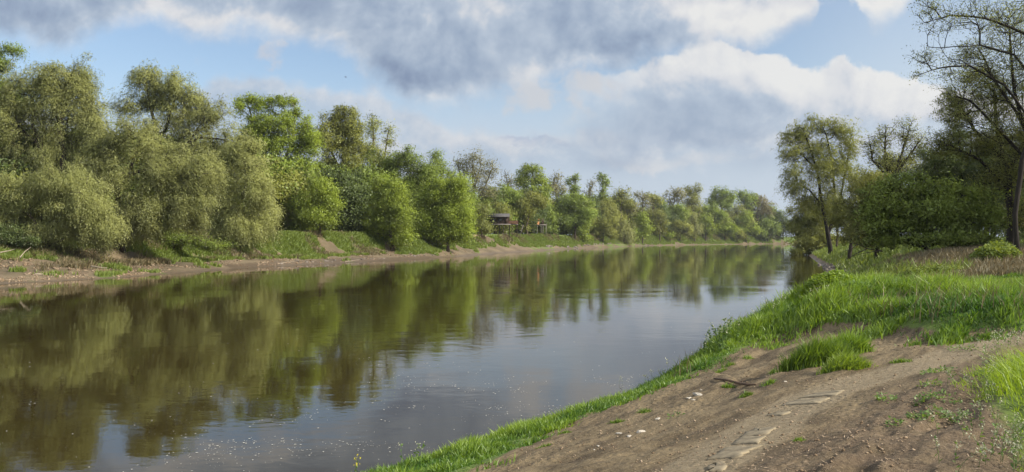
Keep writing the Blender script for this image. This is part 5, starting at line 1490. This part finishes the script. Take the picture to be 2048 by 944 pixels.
GREY = [(0.0, (0.17, 0.235, 0.36)), (0.25, (0.235, 0.30, 0.43)), (0.45, (0.33, 0.41, 0.535)), (0.65, (0.465, 0.54, 0.645)), (0.82, (0.70, 0.71, 0.74)), (1.0, (0.82, 0.815, 0.80))]
n_mid = n.noise(UV, 7.0, 8, 0.56, 0.2); n_off = n.noise(n.vm('ADD', UV, (0.012, 0.012, 0)), 7.0, 8, 0.56, 0.2)
n_fine = n.noise(UV, 24, 7, 0.6, 0.2)
lit = n.m('SUBTRACT', n_mid, n_off)
# clear sky with pale air low down
hz_f = n.ss(V_s, 0.24, 0.02, 0.05, 0.85)
col_ = n.mix(hz_f, sky.outputs[0], tuple(c * KS for c in (0.56, 0.63, 0.74)))
col_ = n.mix(n.m('MULTIPLY', n.ss(U, 0.25, 0.55), n.ss(V_s, 0.4, 0.1, 0.2, 0.7)), col_, tuple(c * KS for c in (0.66, 0.73, 0.80)))
# low pale veil with faint warm puffs
veil = n.m('MULTIPLY', n.ss(n.m('ADD', V_s, n.m('MULTIPLY', n_mid, 0.10)), 0.25, 0.17), 0.55)
col_ = n.mix(veil, col_, tuple(c * KS for c in (0.55, 0.635, 0.745)))
puff = n.m('MULTIPLY', n.ss(n.m('ADD', n_mid, field(W2, [(1430, 322, 130, 22, 0.22), (1250, 325, 90, 16, 0.2), (960, 285, 110, 18, 0.14), (1010, 310, 80, 18, 0.14), (850, 300, 90, 18, 0.1)], 0.0)), 0.55, 0.72), n.ss(V_s, 0.16, 0.12))
col_ = n.mix(n.m('MULTIPLY', puff, 0.85), col_, tuple(c * KS for c in (0.78, 0.76, 0.75)))
# small blue-grey cloud low in the middle
mS = n.ss(field(W2, [(1040, 276, 52, 14, 1.0), (1110, 282, 40, 9, 0.6)], 0.0), 0.3, 0.6)
col_ = n.mix(n.m('MULTIPLY', mS, 0.85), col_, tuple(c * KS for c in (0.36, 0.44, 0.60)))
# white bank behind the left trees, with a lone puff above
C2P = [(330, 240), (390, 178), (440, 158), (540, 140), (600, 150), (650, 165), (700, 168), (760, 185), (830, 230), (900, 260)]
c2 = profile(s2.outputs[0], C2P)
d2s = n.m('SUBTRACT', profile(U, C2P), n.m('ADD', V_s, n.m('MULTIPLY', n.m('SUBTRACT', n_mid, 0.5), 0.05)))
d2_ = n.m('SUBTRACT', c2, s2.outputs[1])
m2_ = n.m('MULTIPLY', n.ss(d2_, -0.006, 0.014), n.ss(d2s, 0.08, 0.01, 0.15, 0.85))
b2_ = n.m('ADD', n.ss(d2s, 0.05, 0.0, 0.60, 0.76), n.m('ADD', n.m('MULTIPLY', lit, 1.0), n.m('MULTIPLY', n.m('SUBTRACT', n_fine, 0.5), 0.2)))
col_ = n.mix(m2_, col_, ramp(b2_, GREY))
mp_ = n.ss(field(W2, [(535, 108, 26, 22, 1.0), (405, 118, 20, 16, 0.55), (560, 95, 16, 12, 0.5)], 0.0), 0.25, 0.7)
col_ = n.mix(n.m('MULTIPLY', n.m('MULTIPLY', mp_, 0.7), n.ss(n_fine, 0.36, 0.56)), col_, tuple(c * KS for c in (0.58, 0.60, 0.66)))
# the big sunlit cumulus on the right
C3P = [(980, 240), (1060, 190), (1130, 150), (1220, 130), (1320, 112), (1380, 92), (1430, 78), (1475, 96), (1540, 118), (1610, 122), (1700, 106), (1722, 128), (1800, 132), (1900, 160), (2050, 200)]
c3 = profile(s2.outputs[0], C3P)
d3s = n.m('SUBTRACT', profile(U, C3P), n.m('ADD', V_s, n.m('MULTIPLY', n.m('SUBTRACT', n_mid, 0.5), 0.09)))
d3_ = n.m('SUBTRACT', c3, s2.outputs[1])
base3 = profile(s1.outputs[0], [(980, 250), (1080, 255), (1140, 300), (1300, 306), (1450, 290), (1520, 260), (1650, 250), (1900, 250)])
m3_ = n.m('MULTIPLY', n.ss(d3_, -0.002, 0.007), n.ss(n.m('SUBTRACT', s1.outputs[1], base3), -0.016, 0.006))
m3_ = n.m('MULTIPLY', m3_, n.ss(n.m('ADD', U, n.m('MULTIPLY', n_mid, 0.12)), 0.10, 0.23))
b3_ = n.m('ADD', n.ss(d3s, -0.005, 0.085, 0.93, 0.58), n.m('ADD', n.m('MULTIPLY', lit, 1.1), n.m('MULTIPLY', n.m('SUBTRACT', n_fine, 0.5), 0.28)))
b3_ = n.m('ADD', b3_, field(UV, [(1720, 200, 170, 90, 0.16), (1400, 150, 150, 40, 0.10), (1250, 250, 160, 40, -0.06)], 0.0))
col_ = n.mix(n.m('MULTIPLY', m3_, 0.93), col_, ramp(b3_, GREY))
# bright scraps between the two clouds
mb_ = n.m('MULTIPLY', n.ss(n.m('ADD', n.noise(W2, 15, 6, 0.6), field(UV, [(1080, 195, 95, 50, 0.22), (1220, 160, 70, 35, 0.14), (1030, 150, 60, 30, 0.12)], -0.05)), 0.52, 0.72), 0.85)
mb_ = n.m('MULTIPLY', mb_, n.ss(field(UV, [(1110, 185, 150, 70, 1.0)], 0.0), 0.15, 0.5))
col_ = n.mix(mb_, col_, tuple(c * KS for c in (0.62, 0.63, 0.66)))
# the wide grey cloud overhead
c4 = profile(s1.outputs[0], [(-200, 70), (0, 66), (120, 58), (200, 40), (240, 28), (330, 50), (400, 76), (470, 84), (510, 62), (600, 78), (660, 100), (720, 165), (800, 198), (880, 214), (960, 205), (1030, 165), (1120, 132), (1250, 116), (1370, 96), (1440, 70), (1520, 66), (1600, 50), (1648, 40), (1665, -20), (1690, -40), (1700, 20), (1730, 42), (1790, 15), (1830, -40), (2100, -60)])
d4_ = n.m('SUBTRACT', s1.outputs[1], c4)
m4_ = n.ss(d4_, -0.024, 0.014)
b4_ = field(W1, [(830, 165, 150, 36, -0.26), (60, 20, 170, 50, -0.26), (340, 45, 130, 40, 0.20), (1530, 15, 150, 50, 0.32), (1350, 15, 120, 40, 0.20), (1060, 50, 170, 50, -0.10), (640, 10, 180, 40, -0.12), (960, 10, 90, 30, 0.10), (1220, 95, 130, 26, -0.14), (1760, 20, 70, 40, 0.4)], 0.62)
b4_ = n.m('ADD', b4_, n.m('ADD', n.m('MULTIPLY', n.m('SUBTRACT', n_mid, 0.5), 0.5), n.m('ADD', n.m('MULTIPLY', lit, 1.5), n.m('MULTIPLY', n.m('SUBTRACT', n_fine, 0.5), 0.12))))
b4_ = n.m('ADD', b4_, n.ss(d4_, 0.035, 0.0, 0.0, 0.12))
col_ = n.mix(n.m('MULTIPLY', m4_, 0.96), col_, ramp(b4_, GREY))
# out of the picture, overhead and behind: broken cloud, brightened to add fill light
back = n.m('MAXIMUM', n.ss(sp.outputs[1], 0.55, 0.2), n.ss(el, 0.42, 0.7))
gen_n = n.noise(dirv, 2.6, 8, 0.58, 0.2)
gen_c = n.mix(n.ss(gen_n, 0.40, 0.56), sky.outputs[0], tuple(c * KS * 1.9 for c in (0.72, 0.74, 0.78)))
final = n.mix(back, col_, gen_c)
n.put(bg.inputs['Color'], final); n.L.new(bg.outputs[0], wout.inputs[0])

sl = bpy.data.lights.new('sun', 'SUN'); sl.energy = 4.6; sl.angle = R(0.55); sl.color = (1.0, 0.91, 0.76)
so = bpy.data.objects.new('sun', sl); C.objects.link(so)
from mathutils import Vector
sd = Vector((math.sin(R(SUN_AZ)) * math.cos(R(SUN_EL)), math.cos(R(SUN_AZ)) * math.cos(R(SUN_EL)), math.sin(R(SUN_EL))))
so.rotation_euler = (-sd).to_track_quat('-Z', 'Y').to_euler(); so.location = (60, 20, 80)

# ------------------------------------------------------------------ air
mb = MB(); mb.box(-330, 560, -25, 900, -4, 60)
mh, nh, oh = material('haze')
pv = nh.new('ShaderNodeVolumePrincipled'); pv.inputs['Color'].default_value = (0.82, 0.88, 0.95, 1); pv.inputs['Density'].default_value = 0.00009; pv.inputs['Anisotropy'].default_value = 0.3
nh.L.new(pv.outputs[0], oh.inputs['Volume'])
hb = mb.build('haze', mh); tag(hb, 'thin pale haze softening the far end of the river', 'haze', kind='stuff')

# ------------------------------------------------------------------ camera and output
cam = bpy.data.cameras.new('camera'); co_ = bpy.data.objects.new('camera', cam); C.objects.link(co_)
cam.sensor_width = 36; cam.lens = 36 * F / 2048; cam.clip_start = 0.1; cam.clip_end = 8000
co_.location = (0, 0, EYE); co_.rotation_euler = (R(90) + math.atan((HY - 472) / F), 0, 0)
scene.camera = co_
scene.render.engine = 'CYCLES'
scene.render.resolution_x = 1024; scene.render.resolution_y = 472
cy = scene.cycles
cy.max_bounces = 7; cy.diffuse_bounces = 4; cy.glossy_bounces = 3; cy.transmission_bounces = 4; cy.transparent_max_bounces = 4
cy.use_denoising = True
try:
    cy.denoiser = 'OPENIMAGEDENOISE'
except Exception:
    pass
cy.sample_clamp_indirect = 4.0
scene.view_settings.view_transform = 'Standard'; scene.view_settings.look = 'None'
scene.view_settings.exposure = 0.85; scene.view_settings.gamma = 1.0; scene.view_settings.use_curve_mapping = False
